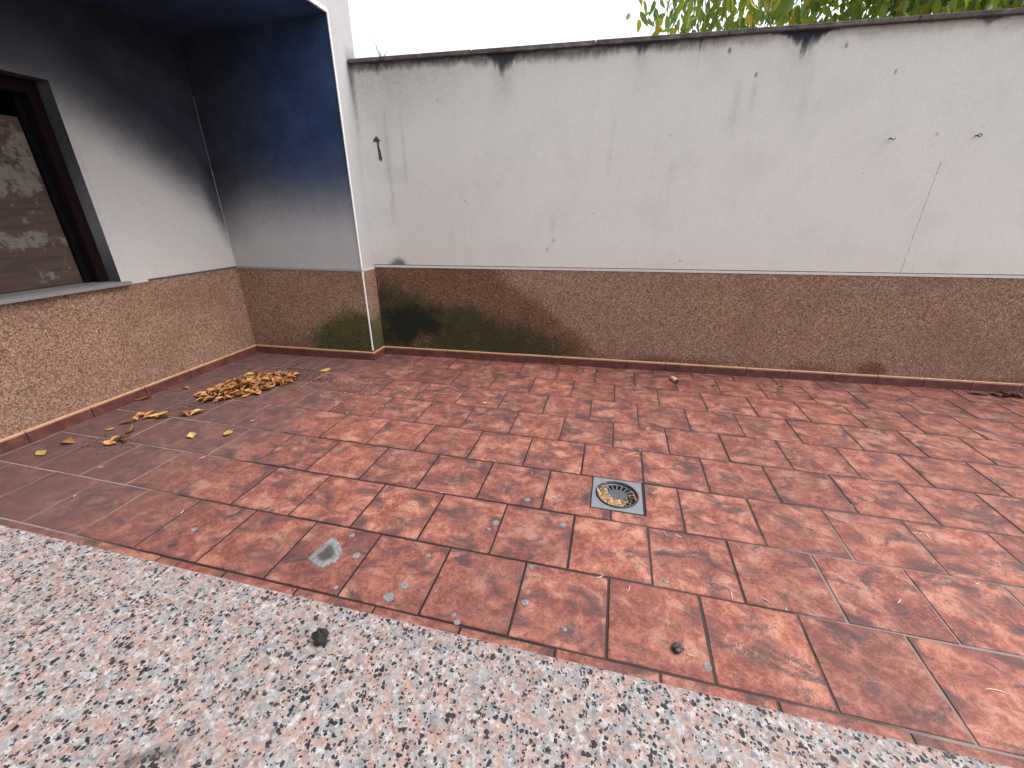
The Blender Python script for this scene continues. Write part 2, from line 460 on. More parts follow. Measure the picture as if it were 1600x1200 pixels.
def mat_dry_leaf():
    g = G('dry_leaf')
    r = g.rnd()
    o = g.obj()
    c = g.ramp(r, [(0.0, (0.09, 0.035, 0.014)), (0.2, (0.25, 0.090, 0.026)), (0.45, (0.37, 0.145, 0.040)), (0.7, (0.43, 0.20, 0.062)), (0.88, (0.46, 0.26, 0.095)), (1.0, (0.15, 0.055, 0.022))])
    n = g.noise(g.v('ADD', o, g.comb(g.m('MULTIPLY', r, 40.0), 0.0, 0.0)), 45, 5, 0.7)
    c = g.mix(g.m('MULTIPLY', g.step(n, 0.48, 0.72), 0.6), c, (0.15, 0.055, 0.02))
    y = g.sep(o)[0]
    c = g.mix(g.m('MULTIPLY', g.step(g.m('ABSOLUTE', y), 0.003, 0.001), 0.35), c, (0.62, 0.42, 0.18))
    return g.out(c, 0.55, n, 0.3, 0.003)
def mat_yellow_leaf():
    g = G('yellow_leaf')
    r = g.rnd()
    c = g.ramp(r, [(0.0, (0.38, 0.25, 0.07)), (0.5, (0.44, 0.33, 0.12)), (1.0, (0.32, 0.30, 0.08))])
    n = g.noise(g.obj(), 60, 5, 0.7)
    c = g.mix(g.m('MULTIPLY', g.step(n, 0.5, 0.7), 0.5), c, (0.27, 0.14, 0.04))
    return g.out(c, 0.55, n, 0.3, 0.003)
def mat_tree_leaf():
    g = G('tree_leaf')
    r = g.attr('rnd').outputs['Fac']
    c = g.ramp(r, [(0.0, (0.035, 0.085, 0.016)), (0.3, (0.075, 0.16, 0.022)), (0.6, (0.14, 0.25, 0.03)), (0.84, (0.24, 0.30, 0.035)), (0.9, (0.55, 0.36, 0.02)), (1.0, (0.62, 0.30, 0.015))])
    n = g.noise(g.obj(), 55, 3)
    c = g.mix(g.m('MULTIPLY', n, 0.3), c, (0.06, 0.10, 0.02))
    g.out(c, 0.42)
    tr = g.n('ShaderNodeBsdfTranslucent')
    g.set(tr.inputs[0], g.mix(0.6, c, (0.36, 0.44, 0.05)))
    mx = g.n('ShaderNodeMixShader')
    mx.inputs[0].default_value = 0.5
    g.t.links.new(g.b.outputs[0], mx.inputs[1])
    g.t.links.new(tr.outputs[0], mx.inputs[2])
    g.t.links.new(mx.outputs[0], g.t.nodes['Material Output'].inputs['Surface'])
    return g.mat
def mat_cement():
    g = G('dried_cement')
    p = g.pos()
    n = g.noise(p, 95, 6, 0.8)
    a = g.sep(g.attr('mask').outputs['Color'])[0]
    c = g.ramp(n, [(0.3, (0.07, 0.068, 0.066)), (0.5, (0.18, 0.182, 0.185)), (0.75, (0.33, 0.34, 0.355))])
    c = g.mix(g.m('MULTIPLY', g.step(g.m('ADD', a, g.m('MULTIPLY', g.m('SUBTRACT', n, 0.5), 1.6)), 0.20, 0.85), 0.85), c, (0.040, 0.036, 0.031))
    return g.out(c, 0.95, n, 0.8, 0.004, spec=0.1)
def mat_coping():
    g = G('weathered_coping')
    p = g.pos()
    n = g.noise(p, 12, 6, 0.7)
    f = g.noise(p, 80, 4, 0.7)
    c = g.ramp(n, [(0.3, (0.045, 0.043, 0.045)), (0.55, (0.11, 0.10, 0.095)), (0.75, (0.22, 0.20, 0.18))])
    c = g.mix(g.m('MULTIPLY', g.step(f, 0.5, 0.7), 0.4), c, (0.20, 0.19, 0.15))
    return g.out(c, 0.95, f, 0.6, 0.006, spec=0.1)
def mat_bark():
    g = G('bark')
    p = g.obj()
    n = g.noise(g.v('MULTIPLY', p, (1, 1, 0.25)), 30, 6, 0.7)
    c = g.ramp(n, [(0.3, (0.035, 0.025, 0.02)), (0.7, (0.12, 0.095, 0.08))])
    return g.out(c, 0.9, n, 0.6, 0.01)

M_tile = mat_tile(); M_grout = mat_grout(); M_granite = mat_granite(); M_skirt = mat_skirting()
M_plaster_wall = mat_plaster('boundary_plaster', (0.62, 0.608, 0.568), (0.035, 0.037, 0.05), (0.022, 0.024, 0.034), crack=True)
M_plaster_house = mat_plaster('house_plaster', (0.455, 0.44, 0.43), (0.022, 0.026, 0.040), (0.023, 0.046, 0.110), haze_x=(-3.45, -2.5), speck=0.5)
M_soffit = mat_plaster('hazed_sooty_ceiling', (0.50, 0.485, 0.47), (0.026, 0.045, 0.10), (0.034, 0.075, 0.19), haze_x=(-3.3, -2.4), speck=0.2)  # ceiling soot made bluer and paler, haze painted into the colour
M_plaster_face = mat_plaster('facade_plaster', (0.42, 0.415, 0.42), (0.05, 0.05, 0.06), (0.04, 0.04, 0.05), speck=0.3)
M_pebble = mat_pebble('pebbledash'); M_board = mat_board(); M_dry = mat_dry_leaf(); M_yel = mat_yellow_leaf()
M_damp = mat_plain('damp_leaf', (0.085, 0.040, 0.020), 0.7, 0.6, 25); M_tleaf = mat_tree_leaf(); M_cement = mat_cement(); M_coping = mat_coping(); M_bark = mat_bark()
M_trim_pale = mat_plain('pale_trim', (0.50, 0.44, 0.41), 0.85, 0.15, 18)
M_trim_grey = mat_plain('grey_trim', (0.24, 0.225, 0.225), 0.85, 0.2, 18)
M_trim_dark = mat_plain('dark_trim', (0.055, 0.055, 0.065), 0.85, 0.3, 18)
M_bead = mat_plain('white_bead', (0.80, 0.79, 0.77), 0.5, 0.06, 12)
M_frame = mat_plain('burnt_frame', (0.009, 0.0035, 0.0045), 0.9, 0.5, 20, spec=0.1)
M_black = mat_plain('charred', (0.004, 0.004, 0.0055), 0.95, 0.4, 20, spec=0.05)
M_sill = mat_plain('sill_stone', (0.17, 0.165, 0.165), 0.6, 0.45, 90)
M_plate = mat_plain('zinc_plate', (0.165, 0.178, 0.195), 0.55, 0.22, 22, metal=0.15)
M_grate = mat_plain('grey_grate', (0.065, 0.068, 0.076), 0.5, 0.35, 40)
M_rust = mat_plain('rusty_rim', (0.014, 0.012, 0.012), 0.6, 0.6, 35)
M_pit = mat_plain('drain_dark', (0.006, 0.006, 0.006), 0.9, 0.3, 20)
M_straw = mat_plain('straw', (0.52, 0.36, 0.20), 0.7, 0.35, 60)
M_pale = mat_plain('pale_petal', (0.66, 0.56, 0.45), 0.7, 0.25, 60)
M_mud = mat_plain('dry_mud', (0.016, 0.014, 0.012), 0.95, 0.6, 120)
M_shell = mat_plain('snail_shell', (0.045, 0.035, 0.032), 0.3, 0.5, 120)
M_butt = mat_plain('tan_paper', (0.58, 0.40, 0.20), 0.8, 0.25, 90)
M_tar = mat_plain('dark_drip', (0.045, 0.042, 0.058), 0.8, 0.3, 60)
M_iron = mat_plain('old_iron', (0.06, 0.055, 0.055), 0.6, 0.4, 80, metal=0.5)
M_soil = mat_plain('soil', (0.16, 0.13, 0.09), 0.95, 0.4, 0.8)
M_weed = mat_plain('weed_green', (0.16, 0.22, 0.14), 0.6, 0.3, 40)
M_crumb = mat_plain('dark_crumbs', (0.035, 0.022, 0.016), 0.95, 0.5, 60)
M_concrete = mat_plain('roof_concrete', (0.33, 0.32, 0.31), 0.9, 0.2, 3)

# ------------------------------------------------------------------ gridded wall surfaces carrying wear masks
def axis(breaks, step):
    out = []
    for a, b in zip(breaks[:-1], breaks[1:]):
        n = max(1, int(round((b - a) / step)))
        out += list(np.linspace(a, b, n, endpoint=False))
    return np.array(out + [breaks[-1]])
def grid_part(name, U, V, pt, mask, mat, parent, flip=False, hole=None):
    uu, vv = np.meshgrid(U, V, indexing='ij')
    P = pt(uu, vv)
    P = np.stack([np.broadcast_to(np.asarray(q, float), uu.shape) for q in P], -1).reshape(-1, 3)
    nu, nv = len(U), len(V)
    F = []
    for i in range(nu - 1):
        for j in range(nv - 1):
            if hole and hole(0.5 * (U[i] + U[i + 1]), 0.5 * (V[j] + V[j + 1])): continue
            q = (i * nv + j, (i + 1) * nv + j, (i + 1) * nv + j + 1, i * nv + j + 1)
            F.append(q[::-1] if flip else q)
    me = bpy.data.meshes.new(name)
    me.from_pydata(P.tolist(), [], F)
    me.update()
    me.materials.append(mat)
    at = me.attributes.new('mask', 'FLOAT_COLOR', 'POINT')
    R, Gc, B = mask(uu, vv)
    col = np.stack([np.clip(np.broadcast_to(np.asarray(q, float), uu.shape), 0, 1) for q in (R, Gc, B)] + [np.ones_like(uu)], -1)
    at.data.foreach_set('color', col.reshape(-1).astype(np.float32))
    return put(bpy.data.objects.new(name, me), parent)

# ================================================================== SETTING: ground and tiled floor
structure(mesh_obj('ground', [(-400, -400, -0.14), (400, -400, -0.14), (400, 400, -0.14), (-400, 400, -0.14)], [(0, 1, 2, 3)], M_soil))
DX0, DX1, DY0, DY1 = -0.098, 0.155, 0.735, 0.990     # drain opening
gx, gy = [-3.56, DX0, DX1, 4.65], [-0.75, DY0, DY1, 3.05]
v = [(x, y, z) for z in (-0.0035, -0.12) for x in gx for y in gy]
f = [(i * 4 + j, (i + 1) * 4 + j, (i + 1) * 4 + j + 1, i * 4 + j + 1) for i in range(3) for j in range(3) if (i, j) != (1, 1)]
f += [(5, 6, 22, 21), (6, 10, 26, 22), (10, 9, 25, 26), (9, 5, 21, 25), (0, 12, 28, 16), (12, 15, 31, 28), (15, 3, 19, 31), (3, 0, 16, 19)]
floor = structure(mesh_obj('floor', v, f, M_grout))

def clip(poly, a, b, c):                             # keep a*x + b*y <= c
    out = []
    for i in range(len(poly)):
        p, q = poly[i], poly[(i + 1) % len(poly)]
        dp, dq = a * p[0] + b * p[1] - c, a * q[0] + b * q[1] - c
        if dp <= 0: out.append(p)
        if dp * dq < 0:
            t = dp / (dp - dq)
            out.append((p[0] + (q[0] - p[0]) * t, p[1] + (q[1] - p[1]) * t))
    return out
def inset(poly, d):
    out = []
    n = len(poly)
    for i in range(n):
        p0, p1, p2 = Vector(poly[i - 1]), Vector(poly[i]), Vector(poly[(i + 1) % n])
        e1, e2 = (p1 - p0).normalized(), (p2 - p1).normalized()
        n1, n2 = Vector((-e1.y, e1.x)), Vector((-e2.y, e2.x))
        k = 1 + n1.dot(n2)
        m_ = (n1 + n2) / max(k, 0.2)
        out.append(tuple(p1 + m_ * d))
    return out
def slab_mesh(poly, h=0.010, ch=0.0022):
    n = len(poly)
    top = inset(poly, ch)
    V = [(x, y, -h) for x, y in poly] + [(x, y, -ch * 0.8) for x, y in poly] + [(x, y, 0) for x, y in top]
    F = [tuple(range(2 * n, 3 * n))]
    for i in range(n):
        j = (i + 1) % n
        F.append((i, j, n + j, n + i))
        F.append((n + i, n + j, 2 * n + j, 2 * n + i))
    me = bpy.data.meshes.new('tile')
    me.from_pydata(V, [], F)
    me.update()
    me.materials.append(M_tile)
    return me
JO = 0.0047                                          # half a joint
full = [(-T / 2 + JO, -T / 2 + JO), (T / 2 - JO, -T / 2 + JO), (T / 2 - JO, T / 2 - JO), (-T / 2 + JO, T / 2 - JO)]
full_me = slab_mesh(full)
for row in range(-2, 9):
    sh = 0.0 if row % 2 == 0 else 0.5
    for col in range(-12, 15):
        cx, cy = (col + sh + 0.5) * T, (row + 0.5) * T
        cx += random.uniform(-0.0012, 0.0012); cy += random.uniform(-0.0012, 0.0012)
        if cx - T / 2 > 4.6 or cx + T / 2 < -3.5: continue
        if cx + T / 2 < XP - 0.05 and cy - T / 2 > y_end(cx) + 0.02: continue
        poly = [(cx + a, cy + b) for a, b in full]
        q = clip(poly, -0.0677, 1, 2.723 + 0.03)
        if len(q) >= 3: q = clip(q, -1, 0, 3.53)
        if len(q) >= 3: q = clip(q, 1, 0, 4.6)
        if len(q) >= 3: q = clip(q, 0, -1, 0.655)
        if len(q) < 3: continue
        area = 0.5 * abs(sum(q[i][0] * q[(i + 1) % len(q)][1] - q[(i + 1) % len(q)][0] * q[i][1] for i in range(len(q))))
        if area < 0.003: continue
        me = full_me
        if row == 2 and col in (-1, 0):              # the two tiles notched round the drain
            x0, x1, y0, y1 = q[0][0], q[1][0], q[0][1], q[2][1]
            dy = DY0 - 0.004
            if col == -1: q = [(x0, y0), (x1, y0), (x1, dy), (DX0 - 0.004, dy), (DX0 - 0.004, y1), (x0, y1)]
            else: q = [(x0, y0), (x1, y0), (x1, y1), (DX1 + 0.012, y1), (DX1 + 0.012, dy), (x0, dy)]
            me = slab_mesh([(a - cx, b - cy) for a, b in q])
        elif area < 0.985 * (T - 2 * JO) ** 2:
            me = slab_mesh([(a - cx, b - cy) for a, b in q])
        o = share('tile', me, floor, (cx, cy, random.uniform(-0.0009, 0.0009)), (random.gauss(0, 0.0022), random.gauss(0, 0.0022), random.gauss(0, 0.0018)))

# ================================================================== SKIRTING
PROF = [(0.0, 0.0), (0.0120, 0.0), (0.0120, 0.0655), (0.0100, 0.0675), (0.0098, 0.0700), (0.0118, 0.0725), (0.0125, 0.0765), (0.0095, 0.0800), (0.0, 0.0815)]
_sk = {}
def skirting(parent, a, b, joints, flipn=1):
    a, b = Vector((*a, 0)), Vector((*b, 0))
    L = (b - a).length
    d = (b - a) / L
    ang = math.atan2(d.y, d.x)
    js = [0.0] + sorted(j for j in joints if 0.03 < j < L - 0.03) + [L]
    for s0, s1 in zip(js[:-1], js[1:]):
        ln = round(s1 - s0 - 0.005, 3)
        if ln not in _sk:
            n = len(PROF)
            V = [(0, -y, z) for y, z in PROF] + [(ln, -y, z) for y, z in PROF]
            F = [(i, (i + 1) % n, n + (i + 1) % n, n + i) for i in range(n)] + [tuple(range(n))[::-1], tuple(range(n, 2 * n))]
            me = bpy.data.meshes.new('skirting_tile')
            me.from_pydata(V, [], F)
            me.update()
            me.materials.append(M_skirt)
            _sk[ln] = me
        p = a + d * (s0 + 0.0025)
        share('skirting_tile', _sk[ln], parent, (p.x, p.y, random.uniform(-0.0006, 0.0012)), (random.uniform(-0.01, 0.012), 0, ang))

# ================================================================== HOUSE (burnt porch on the left)
house = tag(empty('house', (-3.0, 1.2, 0)), 'white plastered house with soot blackened porch and boarded window', 'house')
hp = lambda o: o                                      # parts below get the house as parent
def under(o, par):
    o.parent = par
    o.matrix_parent_inverse = par.matrix_world.inverted()
    return o
house.location = (0, 0, 0)
WY0, WY1, WZ0, WZ1 = -0.35, 1.325, 0.846, 2.032       # window opening
DL = 0.822                                            # dado height on the house
nz = lambda a, b, s: fbm(a * s, b * s) - 0.5
def soot_left(y, z):
    zc = 1.88 - 0.62 * np.clip(y - 1.35, 0, 2) - 0.22 * sstep(2.12, 2.30, y) + 0.10 * nz(y, z, 3.0)
    s = 0.90 * sstep(-0.19, 0.24, z - zc) + 0.12 * sstep(0.15, 0.55, z - zc)
    edge = 0.25 * sstep(0.035, 0.0, y - WY1) * sstep(0.9, 1.6, z)
    return np.maximum(s, edge * (y > WY1))
ya = axis([-1.6, WY0, WY1, 2.31], 0.02)
za = axis([DL + 0.014, WZ0, WZ1, z_soffit(XL) + 0.02], 0.02)
inwin = lambda y, z: WY0 < y < WY1 and WZ0 < z < WZ1
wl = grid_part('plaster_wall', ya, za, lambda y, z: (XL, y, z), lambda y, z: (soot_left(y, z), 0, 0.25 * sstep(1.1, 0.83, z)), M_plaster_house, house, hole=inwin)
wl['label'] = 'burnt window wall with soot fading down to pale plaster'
dl = grid_part('pebbledash_dado', axis([-1.6, 2.31], 0.02), axis([-0.1, DL], 0.02), lambda y, z: (XL + 0.006, y, z),
               lambda y, z: (0 * y, 0.30 * sstep(0.16, 0.05, z) * fbm(y * 3, z * 3), 0.35 * sstep(0.35, 0.0, z) + 0.2 * sstep(1.9, 2.3, y)), M_pebble, house)
mesh_obj('trim_strip', *box_vf(XL, XL + 0.0075, 1.50, 2.305, DL, DL + 0.014), M_trim_dark, house)  # dark tone paints in the shadow gap above the dado
mesh_obj('trim_strip', *box_vf(XL, XL + 0.0095, 1.363, 1.499, DL, DL + 0.013), M_trim_pale, house)
skirting(wl, (XL + 0.006, -1.6), (XL + 0.006, y_end(XL) - 0.012), [1.6 + 0.51 - 0.345 * k for k in range(1, 7)] + [1.6 + q for q in (0.51, 0.855, 1.212, 1.575, 1.917)], 1)
for o in [c for c in wl.children]:                    # run along +y faces +x
    pass
# window reveal, frame, board, sill, black room
def rv(u, w): return (XL - u, w)
rz = lambda d, z: 0.55 + 0.45 * sstep(0.9, 1.8, z) + 0.12 * nz(d * 5, z, 4)
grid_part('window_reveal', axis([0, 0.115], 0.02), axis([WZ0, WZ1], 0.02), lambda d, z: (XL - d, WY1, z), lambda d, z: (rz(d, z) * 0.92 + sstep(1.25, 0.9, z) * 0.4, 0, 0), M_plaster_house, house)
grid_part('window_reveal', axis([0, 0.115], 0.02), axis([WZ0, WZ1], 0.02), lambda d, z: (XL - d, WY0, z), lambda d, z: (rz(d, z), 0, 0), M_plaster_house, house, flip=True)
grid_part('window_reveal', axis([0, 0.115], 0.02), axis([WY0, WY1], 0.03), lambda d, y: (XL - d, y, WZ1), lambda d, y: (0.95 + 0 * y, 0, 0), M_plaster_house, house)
FX0, FX1 = XL - 0.17, XL - 0.105
win = mesh_obj('window_frame', *merge(box_vf(FX0, FX1, WY1 - 0.062, WY1 - 0.001, WZ0, WZ1), box_vf(FX0, FX1, WY0 + 0.001, WY0 + 0.062, WZ0, WZ1),
               box_vf(FX0, FX1, WY0 + 0.063, WY1 - 0.063, WZ1 - 0.075, WZ1 - 0.001)), M_frame, house)
bevel(win, 0.006)
for q0, q1 in ((WY1 - 0.10, WY1 - 0.03), (WY0 + 0.03, WY0 + 0.10)):
    mesh_obj('inner_frame', *box_vf(FX0 - 0.06, FX0 - 0.004, q0, q1, WZ0, WZ1 - 0.02), M_black, house)
bo = mesh_obj('board', *box_vf(XL - 0.222, XL - 0.204, -0.25, 1.228, WZ0 + 0.004, 1.835), M_board, house)
bo['label'] = 'brown board with peeling white paint blocking the window'
bevel(bo, 0.002)
V, F = box_vf(XL - 1.2, XL - 0.24, WY0 - 0.4, WY1 + 0.4, WZ0 - 0.6, WZ1 + 0.3)
mesh_obj('burnt_room', V, [F[0], F[1], F[2], F[4], F[5]], M_black, house)
mesh_obj('burnt_room', *merge(box_vf(XL - 0.24, XL - 0.16, WY1, WY1 + 0.41, WZ0 - 0.6, WZ1 + 0.3), box_vf(XL - 0.24, XL - 0.16, WY0 - 0.41, WY0, WZ0 - 0.6, WZ1 + 0.3),
         box_vf(XL - 0.24, XL - 0.16, WY0, WY1, WZ1, WZ1 + 0.3)), M_black, house)
sill = mesh_obj('window_sill', *box_vf(XL - 0.30, XL + 0.048, WY0 - 0.04, WY1 + 0.036, 0.822, 0.845), M_sill, house)
sill['label'] = 'grey speckled stone sill below the boarded window'
bevel(sill, 0.003)

# porch end wall (faces the camera), its outer face and the part above the roof line
def soot_end(x, z):
    zc = 1.36 - 0.12 * sstep(-3.1, -3.5, x) + 0.07 * nz(x, z, 3.0)
    return 0.10 + 0.82 * sstep(-0.32, 0.26, z - zc) + 0.10 * sstep(0.1, 0.6, z - zc)
xe = axis([XL, XP], 0.02)
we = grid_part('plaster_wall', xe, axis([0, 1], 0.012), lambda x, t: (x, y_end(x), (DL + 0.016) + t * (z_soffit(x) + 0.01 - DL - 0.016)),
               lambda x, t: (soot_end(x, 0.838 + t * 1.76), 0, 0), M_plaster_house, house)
we['label'] = 'porch end wall blackened with soot, blue haze painted into its colour'
def moss_end(x, z):
    d = np.sqrt(((x + 2.36) / 0.60) ** 2 + ((z - 0.10) / 0.40) ** 2) + 0.28 * nz(x, z, 5)
    return sstep(1.15, 0.60, d)
de = grid_part('pebbledash_dado', axis([XL, XP], 0.015), axis([-0.1, DL], 0.015), lambda x, z: (x, y_end(x) - 0.006, z),
               lambda x, z: (0.20 * moss_end(x, z), moss_end(x, z) * 0.95, 0.25 + 0.3 * sstep(0.4, 0.0, z)), M_pebble, house)
mesh_obj('trim_strip', [(XL, y_end(XL) - 0.010, DL), (XP + 0.004, y_end(XP) - 0.010, DL), (XP + 0.004, y_end(XP), DL), (XL, y_end(XL), DL),
                        (XL, y_end(XL) - 0.008, DL + 0.016), (XP + 0.004, y_end(XP) - 0.008, DL + 0.016), (XP + 0.004, y_end(XP), DL + 0.016), (XL, y_end(XL), DL + 0.016)],
         box_vf(0, 1, 0, 1, 0, 1)[1], M_trim_grey, house)
skirting(we, (XL + 0.018, y_end(XL) - 0.006), (XP + 0.012, y_end(XP) - 0.006), [0.250, 0.582, 0.925])
YR1 = 2.665                                           # rear corner of the house
ZT = 3.5
wr = grid_part('plaster_wall', axis([y_end(XP), YR1], 0.02), axis([DL + 0.016, ZT], 0.025), lambda y, z: (XP, y, z),
               lambda y, z: (0.55 * sstep(2.51, 2.57, y + 0.02 * nz(y, z, 9)) * sstep(2.0, 2.32, z) * sstep(2.5, 2.36, z) + 0.03, 0, 0.25 * sstep(1.3, 0.85, z)), M_plaster_face, house)
wr['label'] = 'bright narrow side face of the porch wall beside the boundary wall'
grid_part('pebbledash_dado', axis([y_end(XP) - 0.006, YR1], 0.015), axis([-0.1, DL], 0.015), lambda y, z: (XP + 0.006, y, z),
          lambda y, z: (0.35 * sstep(2.48, 2.56, y) * sstep(0.6, 0.2, z), sstep(0.60, 0.15, z + 0.12 * nz(y, z, 6)), 0.2 + 0 * y), M_pebble, house)
mesh_obj('trim_strip', *box_vf(XP, XP + 0.0085, y_end(XP) - 0.012, y_back(XP) - 0.002, DL, DL + 0.0165), M_trim_pale, house)
skirting(wr, (XP + 0.006, y_end(XP) - 0.018), (XP + 0.006, y_back(XP) - 0.006), [])
# beads: the white corner strip down the arris and along the soffit edge
bz = (0.095, 2.607)
bead = mesh_obj('corner_bead', *box_vf(XP - 0.002, XP + 0.0085, y_end(XP) - 0.0085, y_end(XP) + 0.002, bz[0], bz[1]), M_bead, house)
bead['label'] = 'thin white corner bead down the outer arris of the porch wall'
bevel(bead, 0.002)
mesh_obj('soffit_bead', *box_vf(XP - 0.006, XP + 0.012, -1.6, y_end(XP) - 0.0095, 2.600, 2.622), M_bead, house)
# soffit and fascia
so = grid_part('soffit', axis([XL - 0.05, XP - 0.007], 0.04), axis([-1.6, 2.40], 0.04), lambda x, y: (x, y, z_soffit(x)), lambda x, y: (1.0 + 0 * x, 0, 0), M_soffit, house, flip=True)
so['label'] = 'porch ceiling coated in dark soot, blue haze painted into its colour'
grid_part('fascia', axis([-1.6, y_end(XP)], 0.03), axis([2.6225, ZT], 0.03), lambda y, z: (XP, y, z), lambda y, z: (0.02, 0, 0), M_plaster_face, house)
mesh_obj('roof_slab', *box_vf(-7.0, XP + 0.05, -1.6, YR1 + 0.05, ZT + 0.002, ZT + 0.15), M_concrete, house)
# solid backing so that the walls have their real thickness
mesh_obj('masonry', *merge(box_vf(XL - 0.01, XP - 0.004, 2.42, YR1 - 0.002, -0.1, ZT), box_vf(-7.0, XL - 0.26, 1.74, YR1 - 0.003, -0.1, ZT - 0.001),
         box_vf(-7.0, XL - 1.25, -1.6, 1.739, -0.1, ZT - 0.002), box_vf(XL - 0.26, XL - 0.012, 1.75, 2.415, -0.1, ZT - 0.003),
         box_vf(XL - 0.30, XP - 0.015, -1.59, 2.41, 2.66, ZT - 0.004)), M_concrete, house)
for q0, q1, qm in ((DL + 0.02, 1.62, M_trim_pale), (1.621, 2.15, M_trim_grey)):
    mesh_obj('corner_seam', *box_vf(XL, XL + 0.0022, y_end(XL) - 0.0022, y_end(XL), q0, q1), qm, house)

# ================================================================== BOUNDARY WALL
bw = tag(empty('boundary_wall'), 'tall stained plaster boundary wall with brown pebbledash base', 'wall')
XE = 5.0
def wall_top(x, z):
    h = z_cop(x) - z                                   # distance below the coping
    j = fbm(x * 9, z * 2.0)
    j2 = fbm(x * 55, z * 5)
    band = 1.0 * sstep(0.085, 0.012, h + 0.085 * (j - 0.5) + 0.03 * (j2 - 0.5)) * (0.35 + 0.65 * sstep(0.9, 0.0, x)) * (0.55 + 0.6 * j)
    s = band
    for x0, w, dep, k in ((-2.02, 0.045, 0.075, .9), (-1.93, 0.02, 0.05, .7), (-1.03, 0.135, 0.145, .98), (-1.30, 0.10, 0.05, .6), (-0.88, 0.03, 0.06, .9), (-0.05, 0.085, 0.075, .95),
                          (0.33, 0.012, 0.07, .9), (0.42, 0.012, 0.05, .8), (0.97, 0.155, 0.155, 1.0), (2.0, 0.06, 0.045, .8), (2.22, 0.05, 0.07, .9), (-0.55, 0.2, 0.03, .6), (3.1, 0.1, 0.12, .8), (3.9, 0.1, 0.08, .8)):
        t = np.abs(x - x0 + 0.03 * (j - 0.5)) / w
        prof = dep * np.clip(1 - t, 0, 1) ** 1.25 * (0.20 + 1.6 * j2) + 0.012 * (t < 1.3)
        s = np.maximum(s, k * sstep(1.25, 0.35, h / np.maximum(prof, 1e-4)) * (t < 1.3))
        # faint grey run below each mould spike
        s = np.maximum(s, 0.20 * k * sstep(1.0, 0.1, np.abs(x - x0) / (w * 1.0)) * sstep(dep * 3.4, dep * 0.8, h) * (0.3 + 0.9 * j))
    # discoloured corner by the house
    q = sstep(-0.85, -2.1, x) * sstep(0.50, 0.0, h + 0.35 * (fbm(x * 2.2, z * 2.2) - 0.5))
    s = np.maximum(s, 0.30 * q * (0.3 + 1.0 * fbm(x * 5, z * 1.5)))
    s = np.maximum(s, 0.62 * sstep(0.055, 0.0, x + 2.235 + 0.03 * (j - .5)) * sstep(0.65, 0.05, h))
    for x0, w, z0, z1, k in ((-2.0, .035, 1.2, 2.3, .16), (-1.86, .03, 1.4, 2.3, .13), (0.62, .05, 1.75, 2.2, .13), (0.72, .03, 1.9, 2.17, .2), (-0.62, .04, .95, 1.35, .08), (-.2, .03, 1.5, 2.0, .09), (1.05, .05, 1.8, 2.25, .1), (0.25, .04, 1.2, 1.7, .07), (1.23, .02, 2.22, 2.33, .4)):
        s = np.maximum(s, k * sstep(1, 0, np.abs(x - x0 + .03 * (fbm(x * 3, z * 3) - .5)) / w) * sstep(z0, z0 + .2, z) * sstep(z1, z1 - .1, z))
    # mould blot above the trim strip by the corner
    d = np.sqrt(((x + 2.0) / 0.13) ** 2 + ((z - z_dado(x) - 0.0) / 0.10) ** 2) + 0.7 * (fbm(x * 12, z * 12) - 0.5)
    s = np.maximum(s, 0.80 * sstep(1.0, 0.25, d))
    # scuffs
    for x0, z0, r, k in ((-0.608, 1.096, .018, .6), (-0.66, 1.02, .022, .5), (0.42, 0.95, .012, .7), (0.716, 2.175, .018, .9), (0.521, 2.317, .022, .9), (1.228, 2.312, .018, .9), (1.561, 2.16, .016, .95), (1.924, 1.804, .012, .8), (-1.2, 1.5, .01, .7), (-1.55, 2.1, .012, .6), (-0.3, 1.3, .01, .6)):
        s = np.maximum(s, k * sstep(1.2, 0.4, np.sqrt((x - x0) ** 2 + ((z - z0) * 0.6) ** 2) / (r * 0.6)) * 0.8)
    warm = 0.30 * sstep(1.15, 0.87, z) * (0.4 + fbm(x * 2, z * 2)) + 0.5 * sstep(0.10, 0.01, h) * sstep(1.0, 1.6, x) * j
    return s, 0, warm
bp = grid_part('plaster_wall', axis([XP + 0.0, XE], 0.009), axis([0, 0.85, 1], 0.0058), lambda x, t: (x, y_back(x), z_dado(x) + 0.02 + t * (z_cop(x) + 0.004 - z_dado(x) - 0.02)),
               lambda x, t: wall_top(x, z_dado(x) + 0.02 + t * (z_cop(x) - z_dado(x) - 0.02)), M_plaster_wall, bw)
